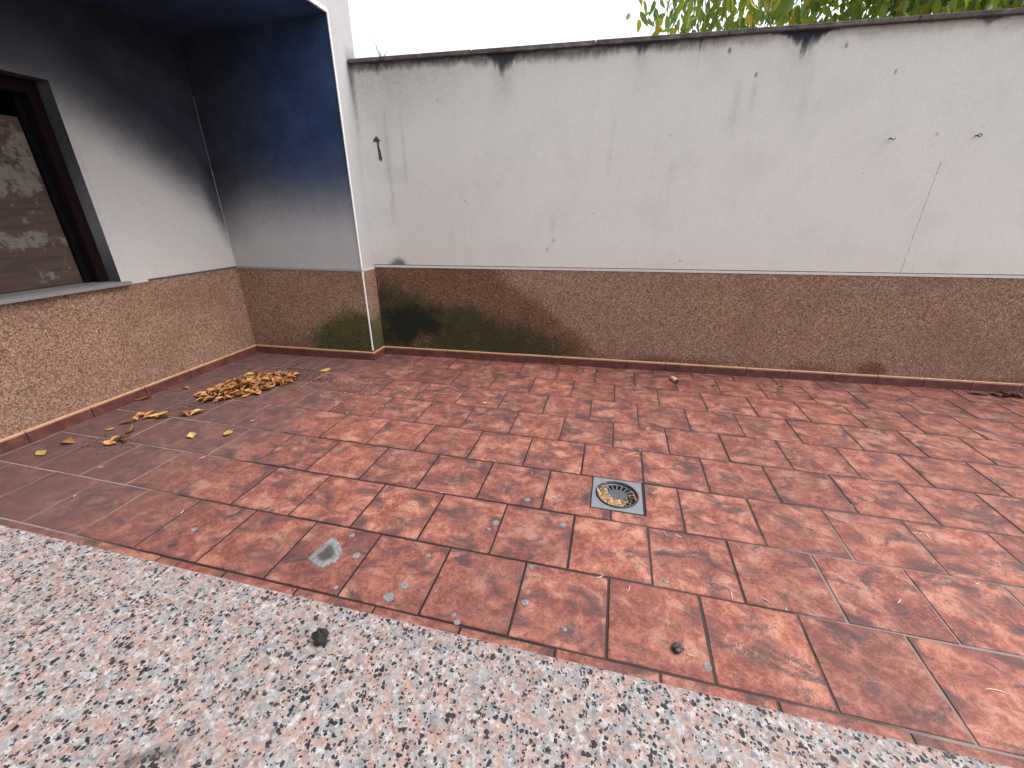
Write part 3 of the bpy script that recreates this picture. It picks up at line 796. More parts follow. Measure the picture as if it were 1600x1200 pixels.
def wall_low(x, z):
    n = fbm(x * 3, z * 3) - 0.5
    # moss spreads from the corner, its upper edge falling away to the right
    edge = 0.70 - 0.26 * np.clip(x + 2.0, 0, 1) - 0.34 * np.clip(x + 1.0, 0, 2)
    moss = 0.9 * sstep(0.20, -0.22, z - edge + 0.30 * n) * sstep(0.5, -0.9, x)
    moss = np.maximum(moss, 0.55 * sstep(0.14, 0.02, z + 0.08 * n) * sstep(1.6, 2.9, x))
    dk = np.sqrt(((x + 1.93) / 0.40) ** 2 + ((z - 0.30) / 0.25) ** 2) + 1.0 * n + 0.7 * (fbm(x * 11, z * 11) - 0.5)
    mould = 0.80 * sstep(1.5, 0.25, dk)
    bare = np.sqrt(((x + 1.83) / 0.20) ** 2 + ((z - 0.14) / 0.15) ** 2) + 1.5 * (fbm(x * 14, z * 9) - 0.5)
    k = 0.55 + 0.45 * sstep(0.2, 1.2, bare)
    e2 = 0.95 - 0.72 * np.clip(x + 1.2, 0, 1.1)
    wash = np.maximum(0.75 * sstep(0.18, -0.15, z - e2 + 0.25 * n) * sstep(1.2, -0.4, x), 0.75 * sstep(0.24, 0.02, z + 0.22 * n))
    wash = np.maximum(wash, 0.8 * sstep(1.0, 0.3, np.sqrt(((x - 2.05) / 0.22) ** 2 + ((z - 0.12) / 0.12) ** 2) + 0.6 * n))
    return mould * k, moss * (0.25 + 0.75 * k), wash
dd = grid_part('pebbledash_dado', axis([XP, XE], 0.015), axis([0, 1], 0.018), lambda x, t: (x, y_back(x) - 0.006, -0.1 + t * (z_dado(x) + 0.1)), lambda x, t: wall_low(x, -0.1 + t * (z_dado(x) + 0.1)), M_pebble, bw)
def strip(name, x0, x1, zf0, zf1, off0, off1, mat, par):
    V = []
    for zf, o in ((zf0, off0), (zf1, off1)):
        V += [(x0, y_back(x0) - o, zf(x0)), (x1, y_back(x1) - o, zf(x1)), (x1, y_back(x1) + 0.002, zf(x1)), (x0, y_back(x0) + 0.002, zf(x0))]
    return mesh_obj(name, V, box_vf(0, 1, 0, 1, 0, 1)[1], mat, par)
strip('trim_strip', XP + 0.009, XE, lambda x: z_dado(x) + 0.0005, lambda x: z_dado(x) + 0.019, 0.0105, 0.009, M_trim_pale, bw)
strip('trim_line', XP + 0.009, XE, lambda x: z_dado(x) + 0.0195, lambda x: z_dado(x) + 0.0245, 0.0018, 0.0018, M_trim_dark, bw)
# coping: slightly crooked stone course, laid in lengths
xs = [XP + 0.004]
while xs[-1] < XE - 0.3: xs.append(min(XE, xs[-1] + random.uniform(0.85, 1.1)))
xs[-1] = XE
for x0, x1 in zip(xs[:-1], xs[1:]):
    V = []
    for zo in (0.0, 0.028):
        for x, o in ((x0 + 0.002, -0.032), (x1 - 0.002, -0.032), (x1 - 0.002, 0.25), (x0 + 0.002, 0.25)):
            V.append((x, y_back(x) + o + random.uniform(-0.002, 0.002), z_cop(x) + 0.001 + zo + (0.012 if o > 0.2 and zo > 0 else 0) + random.uniform(-0.0012, 0.0012)))
    bevel(mesh_obj('coping_stone', V, box_vf(0, 1, 0, 1, 0, 1)[1], M_coping, bw), 0.005)
V = []
for x in (XP + 0.002, XE):
    V += [(x, y_back(x) + 0.004, -0.12), (x, y_back(x) + 0.22, -0.12), (x, y_back(x) + 0.22, z_cop(x)), (x, y_back(x) + 0.004, z_cop(x))]
mesh_obj('masonry', V, [(0, 1, 2, 3), (7, 6, 5, 4), (0, 4, 5, 1), (1, 5, 6, 2), (2, 6, 7, 3), (3, 7, 4, 0)], M_concrete, bw)
skirting(dd, (XP + 0.0185, y_back(XP) - 0.006), (XE, y_back(XE) - 0.006), [0.300 + 0.337 * k for k in range(22)])

# dark drip mark on the plaster
def wall_pt(x, z, o): return (x, y_back(x) - o, z)
OUT = [(420, 340), (460, 385), (490, 425), (515, 430), (500, 455), (487, 480), (488, 590), (510, 650), (540, 790), (563, 880), (530, 942), (487, 880), (468, 745), (452, 640), (437, 500), (400, 465), (370, 485), (350, 478), (360, 410)]
pts = []
for a, b in OUT:
    d = ray(560 + a / 15, 190 + b / 15)
    t = (2.723 + 0.0677 * CAM[0] - CAM[1]) / (d[1] - 0.0677 * d[0])
    q = CAM + d * t
    pts.append((q[0], q[2]))
n = len(pts)
cxm, czm = sum(p[0] for p in pts) / n, sum(p[1] for p in pts) / n
V = [wall_pt(x, z, -0.001) for x, z in pts] + [wall_pt(x, z, 0.0022) for x, z in pts]
mesh_obj_ = mesh_obj('drip_mark', V, [tuple(range(n, 2 * n))[::-1]] + [(i, n + i, n + (i + 1) % n, (i + 1) % n) for i in range(n)], M_tar)
tag(mesh_obj_, 'dark tar drip stuck on the plaster near the house corner', 'drip')
# iron hooks screwed into the wall
def hook(x, z, a0, a1, r, label):
    e = tag(empty('wall_hook', wall_pt(x, z, 0.0)), label, 'hook', 'iron hooks in the boundary wall')
    mesh_obj('shank', *tube_vf([(0, 0.01, 0), (0, -0.022, 0)], [0.005, 0.004], 8), M_iron, e)
    arc = [(r + r * math.cos(a0 + (a1 - a0) * k / 12), -0.024, r * math.sin(a0 + (a1 - a0) * k / 12)) for k in range(13)]
    mesh_obj('ring', *tube_vf(arc, [0.0030] * 13, 6), M_iron, e)
hook(1.650, 1.785, math.pi, 2.05 * math.pi, 0.010, 'open iron hook in the plaster, the one nearer the house')
hook(2.152, 1.792, math.pi * 0.95, 2.85 * math.pi, 0.009, 'closed iron ring hook in the plaster above the crack, farthest from the house')

# ================================================================== GRANITE LEDGE
led = tag(empty('granite_ledge', (0, 0, 0)), 'speckled pink and grey granite ledge in the foreground', 'ledge')
GZ, GY = 1.0, -0.6935
o = mesh_obj('granite_slab', *box_vf(-2.15, 2.3, -1.15, GY, GZ - 0.03, GZ), M_granite, led)
bevel(o, 0.0025, 2)
mesh_obj('parapet', *box_vf(-2.1, 2.25, -1.12, GY - 0.04, -0.12, GZ - 0.031), M_plaster_face, led)

# ================================================================== FLOOR DRAIN
dr = tag(empty('floor_drain', ((DX0 + DX1) / 2, (DY0 + DY1) / 2, 0)), 'square grey floor drain with round slotted grate among the tiles', 'drain')
hw, hd = (DX1 - DX0) / 2, (DY1 - DY0) / 2
NS = 48
V, F = [], []
for k in range(NS):
    a = 2 * math.pi * k / NS
    c_, s_ = math.cos(a), math.sin(a)
    m_ = max(abs(c_), abs(s_))
    V += [(0.107 * c_, 0.107 * s_, 0.0), (hw * 0.975 * c_ / m_, hd * 0.975 * s_ / m_, 0.0), (hw * 0.985 * c_ / m_, hd * 0.985 * s_ / m_, -0.008), (0.107 * c_, 0.107 * s_, -0.03)]
for k in range(NS):
    j = (k + 1) % NS
    for q in range(3): F.append((4 * k + q, 4 * k + q + 1, 4 * j + q + 1, 4 * j + q) if q != 2 else (4 * k + 3, 4 * k, 4 * j, 4 * j + 3))
mesh_obj('plate', V, F, M_plate, dr)
V, F = [], []
for k in range(NS):
    a = 2 * math.pi * k / NS
    c_, s_ = math.cos(a), math.sin(a)
    m_ = max(abs(c_), abs(s_))
    V += [(0.11 * c_, 0.11 * s_, -0.0031), ((hw + 0.011) * c_ / m_, (hd + 0.004) * s_ / m_, -0.0031)]
for k in range(NS):
    j = (k + 1) % NS
    F.append((2 * k, 2 * k + 1, 2 * j + 1, 2 * j))
mesh_obj('gap_liner', V, F, M_pit, dr)
def lathe(prof, n=48):
    V, F = [], []
    for k in range(n):
        a = 2 * math.pi * k / n
        V += [(r * math.cos(a), r * math.sin(a), z) for r, z in prof]
    m_ = len(prof)
    for k in range(n):
        j = (k + 1) % n
        for q in range(m_ - 1): F.append((k * m_ + q, j * m_ + q, j * m_ + q + 1, k * m_ + q + 1))
    return V, F
mesh_obj('rim', *lathe([(0.107, -0.004), (0.1065, 0.004), (0.102, 0.0065), (0.097, 0.004), (0.094, -0.006)]), M_rust, dr, True)
parts = [lathe([(0.0955, -0.004), (0.093, -0.006), (0.088, -0.0085), (0.088, -0.014)]), lathe([(0.0001, -0.0095), (0.035, -0.0095), (0.054, -0.010), (0.056, -0.015)])]
for k in range(20):
    a0 = 2 * math.pi * k / 20
    w0, w1 = 0.0042, 0.0058
    ca, sa = math.cos(a0), math.sin(a0)
    rect = [(0.052, -w0), (0.091, -w1), (0.091, w1), (0.052, w0)]
    tp = [(r * ca - w * sa, r * sa + w * ca, -0.0098 + (0.001 if r > 0.08 else 0)) for r, w in rect]
    bt = [(x, y, -0.016) for x, y, z in tp]
    parts.append((bt + tp, box_vf(0, 1, 0, 1, 0, 1)[1]))
mesh_obj('grate', *merge(*parts), M_grate, dr)
mesh_obj('pit', *lathe([(0.094, -0.012), (0.094, -0.09), (0.0001, -0.09)], 32), M_pit, dr)

# ================================================================== LEAVES
def leaf_mesh(name, L, W, curl, fold, twist, mat, nl=6, seed=0):
    r = random.Random(seed)
    V, F = [], []
    for i in range(nl + 1):
        t = i / nl
        w = W * (math.sin(math.pi * min(1, t * 0.97 + 0.03) ** 0.8) ** 1.15) * (0.9 + 0.2 * r.random())
        ang = curl * (t - 0.35)
        y = L * (t - 0.5)
        z0 = L * 0.5 * curl * (t - 0.4) ** 2 * 1.3
        for s in (-1, -0.5, 0, 0.5, 1):
            cw = s * w
            zz = z0 + abs(s) ** 1.4 * w * fold + twist * s * w * (t - 0.5) + r.uniform(-1, 1) * 0.0025
            V.append((cw * (1 - 0.25 * abs(fold) * abs(s)), y, zz))
    for i in range(nl):
        for k in range(4):
            F.append((i * 5 + k, i * 5 + k + 1, (i + 1) * 5 + k + 1, (i + 1) * 5 + k))
    b = len(V)
    V += [(-0.0012, -L * 0.5, 0.001), (0.0012, -L * 0.5, 0.001), (0.001, -L * 0.72, 0.006), (-0.001, -L * 0.72, 0.006)]
    F.append((b, b + 1, b + 2, b + 3))
    zmin = min(v[2] for v in V)
    V = [(x, y, z - zmin) for x, y, z in V]
    me = bpy.data.meshes.new(name)
    me.from_pydata(V, [], F)
    me.update()
    me.materials.append(mat)
    me.polygons.foreach_set('use_smooth', [True] * len(me.polygons))
    return me
dry = [leaf_mesh('leaf', random.uniform(0.075, 0.12), random.uniform(0.018, 0.032), random.uniform(-0.6, 1.3), random.uniform(0.1, 1.1), random.uniform(-1.2, 1.2), M_dry, 5, s) for s in range(12)]
damp = [leaf_mesh('leaf', random.uniform(0.07, 0.11), random.uniform(0.014, 0.024), random.uniform(-0.3, 0.6), random.uniform(0.1, 0.8), random.uniform(-.8, .8), M_damp, 5, 90 + k) for k in range(5)]
yel = [leaf_mesh('leaf', random.uniform(0.085, 0.11), random.uniform(0.024, 0.032), random.uniform(0.1, 0.7), random.uniform(0.15, 0.55), random.uniform(-.6, .6), M_yel, 5, 50 + s) for s in range(4)]

def heap(name, label, c, rx, ry, rot, h, n, ncol=0.06, seed=1, spread=1.0, base=None):
    r = random.Random(seed)
    e = tag(empty(name, (c[0], c[1], 0)), label, 'leaves')
    for i in range(n):
        a = r.uniform(0, 2 * math.pi)
        q = r.random() ** 0.55 * spread
        x, y = q * math.cos(a) * rx, q * math.sin(a) * ry
        xx, yy = x * math.cos(rot) - y * math.sin(rot), x * math.sin(rot) + y * math.cos(rot)
        top = h * max(0.0, 1 - q ** 1.6)
        z = 0.003 + top * r.uniform(0.1, 1.0)
        me = r.choice(yel) if r.random() < ncol else r.choice(base or dry)
        s = r.uniform(0.75, 1.15)
        tl = 0.55 if top > 0.02 else 0.15
        share('leaf', me, e, (xx, yy, z), (r.gauss(0, tl * 0.6), r.gauss(0, tl * 0.6), r.uniform(0, 6.3)), (s, s, s))
    return e
heap('leaf_pile', 'large heap of dry golden brown leaves on the floor under the porch', (-2.86, 1.55), 0.36, 0.20, math.radians(58), 0.06, 240, 0.03, 3)
heap('leaf_cluster', 'short row of curled brown leaves in front of the large leaf heap', (-3.03, 0.945), 0.25, 0.06, math.radians(28), 0.022, 15, 0.2, 4)
heap('leaf_cluster', 'small clump of four tan leaves near the left wall', (-2.955, 0.655), 0.07, 0.05, 0.5, 0.012, 4, 0.25, 5)
heap('leaf_litter', 'dark damp leaf litter against the skirting at the far right', (3.05, 2.84), 0.36, 0.04, 0.07, 0.015, 26, 0.0, 6, base=damp)

FL = "single fallen leaves on the tiles"
singles = [((65, 709), 0.2, 0, 1.0, 'curled tan leaf lying nearest the left edge of the floor'),
           ((106, 693), 0.6, 1, 1.0, 'tan leaf curled upward close to the left skirting'),
           ((205, 674), -0.5, 1, 1.15, 'long folded tan leaf beside a pale grout line'),
           ((171, 672), 0.9, 0, 0.6, 'tiny yellow leaf just behind the small clump of tan leaves'),
           ((226, 625), 1.2, 1, 1.0, 'flat brown leaf against the left skirting before the leaf heap'),
           ((300, 682), -0.2, 0, 0.95, 'single yellowish leaf in front of the row of curled leaves'),
           ((356, 679), 2.6, 0, 0.9, 'greenish yellow leaf lying alone right of the yellowish one'),
           ((508, 580), 1.6, 0, 1.0, 'bright yellow leaf alone between leaf heap and porch wall'),
           ((500, 592), 1.9, 1, 0.7, 'thin tan leaf sliver next to the bright yellow leaf'),
           ((291, 608), 0.4, 1, 0.7, 'small brown leaf left of the large leaf heap'),
           ((757, 630), 0.8, 0, 0.42, 'tiny curled yellow leaf alone in the middle of the floor'),
           ((1220, 604), 0.8, 1, 0.5, 'small dark brown leaf near the skirting of the boundary wall')]
for (px, py), rz_, kind, s, lab in singles:
    p = floor_at(px, py)
    o = share('fallen_leaf', (yel, dry)[kind][random.randrange(4)], None, (p[0], p[1], 0.002), (random.uniform(-.1, .1), random.uniform(-.1, .1), rz_ + 1.2), (s, s, s))
    tag(o, lab, 'leaf', FL)

# damp crumbs and plant bits: too small and many to count
def crumbs(name, label, spots, size, mat, seed, flat=0.4):
    r = random.Random(seed)
    V, F = [], []
    for (cx, cy, sx, sy, n) in spots:
        for _ in range(n):
            x, y = r.gauss(cx, sx), r.gauss(cy, sy)
            s = size * r.uniform(0.4, 1.3)
            b = len(V)
            for k in range(5):
                a = 6.283 * k / 5 + r.uniform(-.4, .4)
                V.append((x + s * math.cos(a) * r.uniform(.6, 1.2), y + s * math.sin(a) * r.uniform(.6, 1.2), 0.0004))
            V.append((x, y, s * flat + 0.001))
            for k in range(5): F.append((b + k, b + (k + 1) % 5, b + 5))
    return tag(mesh_obj(name, V, F, mat), label, 'debris', kind='stuff')
crumbs('soil_crumbs', 'dark soil crumbs and rotted leaf bits around the leaf heap', [(-2.62, 1.86, 0.10, 0.06, 300), (-2.40, 1.80, 0.10, 0.04, 140), (-3.0, 1.15, 0.08, 0.05, 90), (-2.75, 1.98, 0.10, 0.015, 120), (-2.86, 2.05, 0.015, 0.06, 80), (-2.9, 1.5, 0.2, 0.2, 160), (3.0, 2.83, 0.25, 0.02, 160), (-2.95, 0.62, 0.12, 0.05, 60)], 0.006, M_crumb, 11, 0.7)
def straws(name, label, items, mat, seed):
    r = random.Random(seed)
    parts = []
    for (x, y, L, rad) in items:
        a = r.uniform(0, 3.14)
        bend = r.uniform(-0.5, 0.5) * L
        pts = []
        for k in range(5):
            t = k / 4 - 0.5
            px, py = t * L, bend * (t * t - 0.1)
            pts.append((x + px * math.cos(a) - py * math.sin(a), y + px * math.sin(a) + py * math.cos(a), rad * 0.8 + 0.001 + 0.004 * r.random() * abs(t)))
        parts.append(tube_vf(pts, [rad * q for q in (.5, 1, 1, .9, .4)], 4))
    return tag(mesh_obj(name, *merge(*parts), mat), label, 'debris', kind='stuff')
it = []
rr = random.Random(5)
for px, py, L in ((1143, 930, .035), (1195, 937, .035), (937, 902, .035), (983, 920, .03), (1557, 1080, .06), (1527, 912, .02), (1190, 700, .02), (1290, 693, .02), (1012, 670, .035), (1006, 690, .02), (995, 712, .03), (1450, 838, .04), (1438, 834, .02), (1405, 940, .03), (1080, 1025, .02), (1040, 835, .03), (1060, 838, .03), (1330, 790, .03),
                  (1430, 833, .03), (1000, 704, .02), (1210, 590, .04), (1200, 604, .04), (158, 730, .02), (117, 775, .02), (316, 715, .03), (285, 800, .03), (560, 620, .03), (395, 657, .03), (690, 770, .02), (1570, 780, .04)):
    p = floor_at(px, py); it.append((p[0], p[1], L, 0.0013))
for _ in range(60):
    p = floor_at(rr.gauss(565, 35), rr.gauss(612, 14)); it.append((p[0], p[1], rr.uniform(.006, .02), rr.uniform(.0008, .0016)))
for _ in range(20):
    x, y = rr.uniform(-2.2, 2.4), rr.uniform(0.0, 2.4); it.append((x, y, rr.uniform(.006, .018), rr.uniform(.0007, .0012)))
straws('plant_bits', 'pale straw and petal bits scattered over the tiles', it, M_pale, 12)
it = []
cxd, cyd = (DX0 + DX1) / 2, (DY0 + DY1) / 2
for _ in range(190):
    a = rr.gauss(math.radians(232), math.radians(44)); q = rr.uniform(0.046, 0.098)
    it.append((cxd + q * math.cos(a), cyd + q * math.sin(a), rr.uniform(.012, .038), rr.uniform(.0012, .0028)))
st = straws('dry_catkins', 'heap of dry straw coloured catkins caught in the drain grate', it, M_straw, 13)
for vtx in st.data.vertices:
    vtx.co.z += rr.uniform(-0.009, 0.002)
o = share('fallen_leaf', dry[2], None, (cxd + 0.083, cyd - 0.015, 0.003), (0.1, 0.3, 0.25), (0.42, 0.75, 0.6))
tag(o, 'narrow rolled brown leaf on the rim of the drain', 'leaf', FL)
o = share('fallen_leaf', dry[5], None, (cxd - 0.090, cyd + 0.0, 0.0), (0.1, 0.1, 0.6), (0.5, 0.5, 0.5))
tag(o, 'small rusty brown leaf scrap inside the left side of the drain', 'leaf', FL)

# ================================================================== CEMENT
def blob(name, outline, c, h, label, group=None, dark=0.0, seed=1):
    r = random.Random(seed)
    n = len(outline)
    V = [(x - c[0], y - c[1], -0.0005) for x, y in outline]
    M_ = [0.0] * n
    F = []
    ringsq = ((0.94, 0.55, 0.0), (0.72, 0.95, 0.1), (0.45, 1.0, 0.8), (0.22, 0.85, 1.0))
    for q, hh, dk in ringsq:
        for x, y in outline:
            V.append(((x - c[0]) * q * r.uniform(.99, 1.01), (y - c[1]) * q * r.uniform(.99, 1.01), h * hh * r.uniform(0.92, 1.05)))
            M_.append(dk * dark)
    V.append((0, 0, h * 0.8)); M_.append(dark)
    for k in range(4):
        for i in range(n):
            j = (i + 1) % n
            F.append((k * n + i, k * n + j, (k + 1) * n + j, (k + 1) * n + i))
    for i in range(n): F.append((4 * n + i, 4 * n + (i + 1) % n, 5 * n))
    o = mesh_obj(name, V, F, M_cement)
    at = o.data.attributes.new('mask', 'FLOAT_COLOR', 'POINT')
    at.data.foreach_set('color', np.array([[m_, 0, 0, 1] for m_ in M_], np.float32).reshape(-1))
    o.location = (c[0], c[1], 0)
    return tag(o, label, 'cement', group)
OUT = [(250, 420), (330, 340), (420, 270), (480, 200), (540, 165), (610, 175), (650, 250), (680, 350), (640, 430), (580, 470), (500, 500), (430, 550), (360, 520), (300, 490)]
pts = []
for i in range(len(OUT)):
    a, b = OUT[i], OUT[(i + 1) % len(OUT)]
    for t in (0, .25, .5, .75):
        x, y = a[0] + (b[0] - a[0]) * t + rr.uniform(-9, 9), a[1] + (b[1] - a[1]) * t + rr.uniform(-9, 9)
        p = floor_at(450 + x / 8, 820 + y / 8)
        pts.append((p[0], p[1]))
c0 = floor_at(450 + 480 / 8, 820 + 390 / 8)
if sum(pts[i][0] * pts[(i + 1) % len(pts)][1] - pts[(i + 1) % len(pts)][0] * pts[i][1] for i in range(len(pts))) < 0: pts = pts[::-1]
blob('cement_splash', pts, (c0[0], c0[1]), 0.006, 'large grey cement splash with dark centre on a tile near the ledge', dark=0.85)
GR = 'small dried cement spots on the tiles'
for i, (px, py, r_, lab) in enumerate([
        (550, 837, .012, 'small grey cement spot just behind the large cement splash'),
        (557, 868, .016, 'grey cement spot just right of the large cement splash'),
        (525, 918, .009, 'faint cement spot at the joint below the large cement splash'),
        (607, 933, .020, 'roundest grey cement spot, close to the granite ledge'),
        (631, 916, .014, 'grey cement spot behind and right of the roundest one'),
        (669, 868, .011, 'small cement spot at the top corner of its tile'),
        (714, 972, .012, 'cement spot on the last joint before the granite ledge'),
        (709, 961, .009, 'smaller cement spot just behind the one on the last joint'),
        (774, 817, .016, 'pale cement spot beside a cross joint left of the drain'),
        (764, 827, .009, 'tiny cement spot touching the pale one beside the cross joint'),
        (824, 781, .015, 'pale cement spot in the middle of the tile left of the drain'),
        (880, 820, .015, 'pale cement smear at the tile corner below left of the drain'),
        (820, 942, .014, 'grey cement spot near the left edge of a front row tile'),
        (830, 886, .010, 'faint cement spot at the upper left corner of a front row tile'),
        (882, 983, .009, 'faint cement spot in the middle of a front row tile'),
        (993, 886, .010, 'small cement spot right of the cross joint below the drain'),
        (1041, 908, .012, 'small cement spot right of the joint in the second row'),
        (1105, 1042, .014, 'cement spot beside the snail shell at the tile corner'),
        (807, 721, .012, 'pale cement spot farthest back, beyond the drain on the left'),
        (303, 827, .013, 'pale cement smear alone at the far left of the front row')]):
    p = floor_at(px, py)
    nn = 22
    ol = [(p[0] + r_ * math.cos(6.283 * k / nn) * rr.uniform(.82, 1.15), p[1] + r_ * math.sin(6.283 * k / nn) * rr.uniform(.82, 1.15)) for k in range(nn)]
    blob('cement_spot', ol, (p[0], p[1]), 0.0022, lab, GR, 0.25, i)

# ================================================================== SMALL THINGS
# snail shell: a coiled, tapering tube
p = floor_at(1058, 1016)
sn = tag(empty('snail_shell', (p[0], p[1], 0)), 'small dark coiled snail shell on a front tile', 'shell')
N_ = 56
cp, cr = [], []
for k in range(N_):
    t = k / (N_ - 1)
    a = t * 2 * math.pi * 2.6
    q = 0.0135 * (1 - t) ** 0.9
    cp.append((q * math.cos(a), q * math.sin(a), 0.0075 + 0.009 * t ** 1.2)); cr.append(0.0075 * (1 - t) ** 0.8 + 0.0012)
mesh_obj('spiral', *tube_vf(cp, cr, 10), M_shell, sn, True)
# lump of dried mud on the granite
r = random.Random(4)
V, F = [], []
NU, NV = 18, 9
for j in range(NV + 1):
    ph = math.pi * j / NV
    for i in range(NU):
        th = 2 * math.pi * i / NU
        q = 0.78 + 0.5 * r.random()
        V.append((0.0062 * q * math.sin(ph) * math.cos(th), 0.0055 * q * math.sin(ph) * math.sin(th), 0.0065 + 0.0075 * q * math.cos(ph)))
for j in range(NV):
    for i in range(NU):
        F.append((j * NU + i, (j + 1) * NU + i, (j + 1) * NU + (i + 1) % NU, j * NU + (i + 1) % NU))
o = mesh_obj('mud_lump', V, F, M_mud)
p = floor_at(503, 1002, GZ)
o.location = (p[0], p[1], GZ - 0.001)
tag(o, 'crumbly black lump of dried dirt on the granite ledge', 'lump')
# rolled paper end by the far skirting
p = floor_at(1053, 596)
bt = tag(empty('cigarette_end', (p[0], p[1], 0.019)), 'short tan rolled cylinder lying near the boundary wall skirting', 'butt')
bt.rotation_euler = (0, 0, math.radians(-60))
o = mesh_obj('paper_roll', *tube_vf([(-0.042, 0, 0), (-0.040, 0, 0), (0.0, 0, 0.001), (0.036, 0, 0)], [0.016, 0.019, 0.019, 0.0185], 14), M_butt, bt, True)
mesh_obj('burnt_tip', *tube_vf([(0.0362, 0, 0), (0.044, 0, 0), (0.047, 0, 0)], [0.0175, 0.016, 0.010], 14), M_crumb, bt)

# ================================================================== TREE BEHIND THE WALL
tree = tag(empty('tree', (3.35, 5.0, -0.14)), 'leafy green tree turning yellow, leaning over the boundary wall', 'tree')
TO = Vector((3.35, 5.0, -0.14))
tr_parts, br_parts = [], []
trunk_pts = [Vector((3.35, 5.0, -0.14)), Vector((3.33, 4.96, 0.9)), Vector((3.26, 4.9, 1.9)), Vector((3.2, 4.85, 2.7)), Vector((3.22, 4.9, 3.8)), Vector((3.1, 5.0, 4.9))]
mesh_obj('trunk', *tube_vf([p - TO for p in trunk_pts], [0.13, 0.11, 0.095, 0.085, 0.06, 0.03], 12), M_bark, tree, True)
r = random.Random(21)
limbs = []
for i in range(16):
    base = trunk_pts[2].lerp(trunk_pts[5], r.uniform(0.1, 0.9))
    tgt = Vector((r.uniform(0.2, 5.6), r.uniform(3.55, 6.4), r.uniform(2.75, 5.2)))
    if i < 7: tgt = Vector((0.35 + 0.62 * i, 4.1 + 0.25 * (i % 3), 3.28 + 0.12 * (i % 2)))
    mid = base.lerp(tgt, 0.5) + Vector((0, 0, r.uniform(0.15, 0.5)))
    pts = [base, base.lerp(mid, 0.55) + Vector((0, 0, .06)), mid, mid.lerp(tgt, 0.5) + Vector((0, 0, 0.06)), tgt]
    limbs.append(pts)
    mesh_obj('branch', *tube_vf([p - TO for p in pts], [0.035, 0.026, 0.016, 0.010, 0.005], 7), M_bark, tree, True)
def leaf_vf(L, W, fold, bend):
    V = [(0, 0, 0), (0, 0.38 * L, bend * 0.2 * L), (0, 0.72 * L, bend * 0.55 * L), (0, L, bend * L)]
    for s in (-1, 1):
        V += [(s * W * 0.75, 0.16 * L, fold * W * 0.75), (s * W, 0.42 * L, fold * W + bend * .22 * L), (s * W * 0.62, 0.74 * L, fold * W * .62 + bend * .57 * L)]
    F = [(0, 1, 4), (1, 5, 4), (1, 2, 6, 5), (2, 3, 6), (0, 7, 1), (1, 7, 8), (1, 8, 9, 2), (2, 9, 3)]
    return V, F
variants = [leaf_vf(r.uniform(.09, .135), r.uniform(.020, .029), r.uniform(.1, .5), r.uniform(-.35, .2)) for _ in range(6)]
leaves, twigs = [], []
centers = []
for i in range(64):                                    # low boughs that hang down behind the coping
    x = 0.08 + 3.9 * (i + r.random()) / 64
    centers.append((Vector((x, r.uniform(3.55, 4.7), r.uniform(2.85, 3.35))), 62 if x > 1.2 else 30))
for i in range(150):
    a, q = r.uniform(0, 6.283), r.random() ** 0.5
    hz = r.uniform(-1, 1)
    centers.append((Vector((3.0 + 2.6 * q * math.cos(a), 5.0 + 1.6 * q * math.sin(a), 4.2 + 1.2 * hz)), 20))
allp = [p for l in limbs for p in (l[2], l[3], l[4])] + trunk_pts[3:]
for c, n in centers:
    near = min(allp, key=lambda p: (p - c).length)
    twigs.append(([near, near.lerp(c, 0.5) + Vector((0, 0, 0.08)), c, c + Vector((r.uniform(-.12, .12), r.uniform(-.08, .08), -0.12))], [0.008, 0.006, 0.004, 0.002]))
    for k in range(n):
        pos = c + Vector((r.gauss(0, 0.14), r.gauss(0, 0.12), r.gauss(-0.03, 0.14)))
        dirv = Vector((r.gauss(0, 0.45), r.gauss(0, 0.45), -1 + r.gauss(0, 0.35))).normalized()
        leaves.append((pos, dirv, r.uniform(0, 6.283), r.uniform(0.75, 1.15), r.randrange(6)))
V_, F_ = merge(*[tube_vf([p - TO for p in a], b, 5) for a, b in twigs])
mesh_obj('twigs', V_, F_, M_bark, tree)['kind'] = 'stuff'
def proj(p):
    d = np.array(p) - CAM
    w = d @ fw
    return 800 + FPX * (d @ r2) / w, 600 - FPX * (d @ u2) / w, w
def seen(p):
    x, y, w = proj(p)
    return -20 < y < 75 and 980 < x < 1620 and p.z > z_cop(p.x) + 0.03 + 0.26 * (p.y - y_back(p.x))
vis = sorted([l for l in leaves if seen(l[0])], key=lambda l: proj(l[0])[2])
pick = vis[:300]
ids = set(id(l) for l in pick)
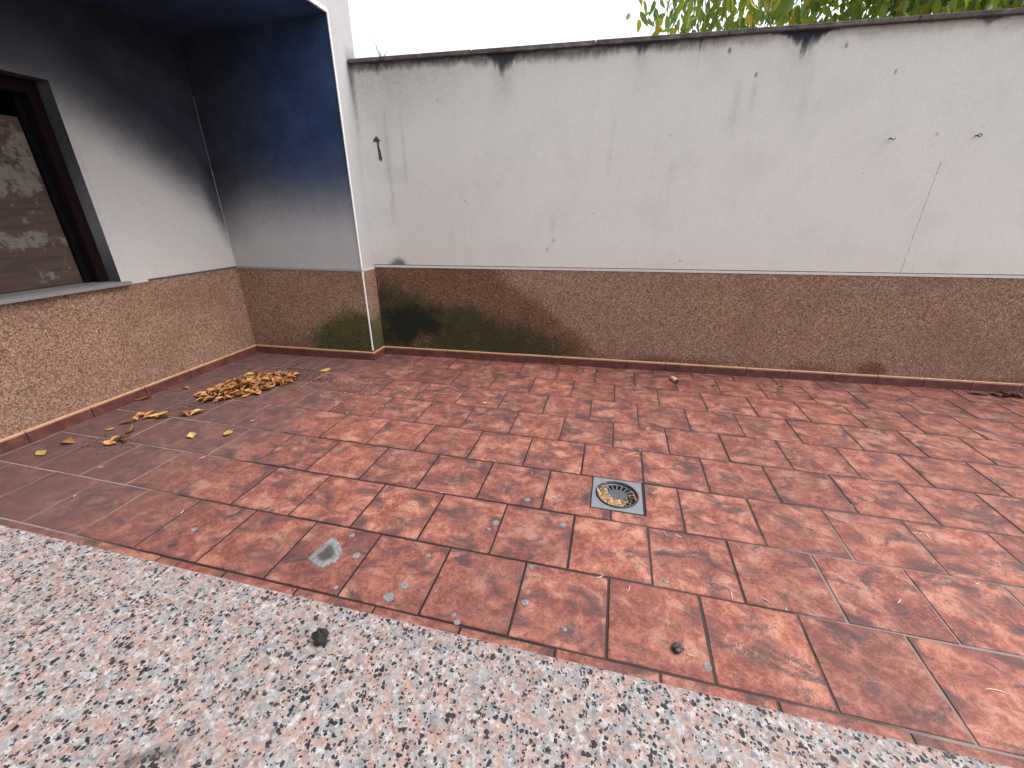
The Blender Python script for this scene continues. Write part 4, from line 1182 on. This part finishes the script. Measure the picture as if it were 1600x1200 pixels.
def leaf_mat(l):
    pos, d, spin, s, k = l
    q = d.to_track_quat('Y', 'Z').to_matrix().to_4x4()
    return Matrix.Translation(pos - TO) @ q @ Matrix.Rotation(spin, 4, 'Y') @ Matrix.Diagonal((s, s, s, 1))
# single leaves share six shapes in seven shades
tm = {}
def shade(): return r.random() ** 1.1 * 0.86 if r.random() > 0.10 else r.uniform(0.88, 1.0)
shades = [0.05, 0.25, 0.4, 0.55, 0.68, 0.8, 0.93]
for l in pick:
    sh = shade()
    k2 = min(range(7), key=lambda i: abs(shades[i] - sh))
    if (l[4], k2) not in tm:
        v, f = variants[l[4]]
        me = bpy.data.meshes.new('leaf')
        me.from_pydata(v, [], f)
        me.update()
        me.materials.append(M_tleaf)
        me.attributes.new('rnd', 'FLOAT', 'POINT').data.foreach_set('value', [shades[k2]] * len(v))
        tm[(l[4], k2)] = me
    o = put(bpy.data.objects.new('leaf', tm[(l[4], k2)]), tree)
    o.matrix_basis = leaf_mat(l)
V_, F_, A_ = [], [], []
for l in leaves:
    if id(l) in ids: continue
    m4 = leaf_mat(l)
    v, f = variants[l[4]]
    b = len(V_)
    V_ += [tuple(m4 @ Vector(q)) for q in v]
    F_ += [tuple(i + b for i in q) for q in f]
    A_ += [shade()] * len(v)
o = mesh_obj('foliage', V_, F_, M_tleaf, tree)
o.data.attributes.new('rnd', 'FLOAT', 'POINT').data.foreach_set('value', A_)
o['kind'] = 'stuff'

# weed rooted on top of the wall in the corner by the house
wd = tag(empty('weed', (-2.02, y_back(-2.02) + 0.12, z_cop(-2.02) + 0.03)), 'small spindly weed on top of the wall in the house corner', 'weed')
r = random.Random(9)
for k in range(9):
    a = r.uniform(0, 6.283); L = r.uniform(0.05, 0.12) if k else 0.2
    e = Vector((math.cos(a) * L * 0.5, math.sin(a) * L * 0.3, L))
    mesh_obj('blade', *tube_vf([(0, 0, -0.02), tuple(e * 0.5 + Vector((0, 0, .01))), tuple(e)], [0.004, 0.003, 0.001], 4), M_weed, wd)
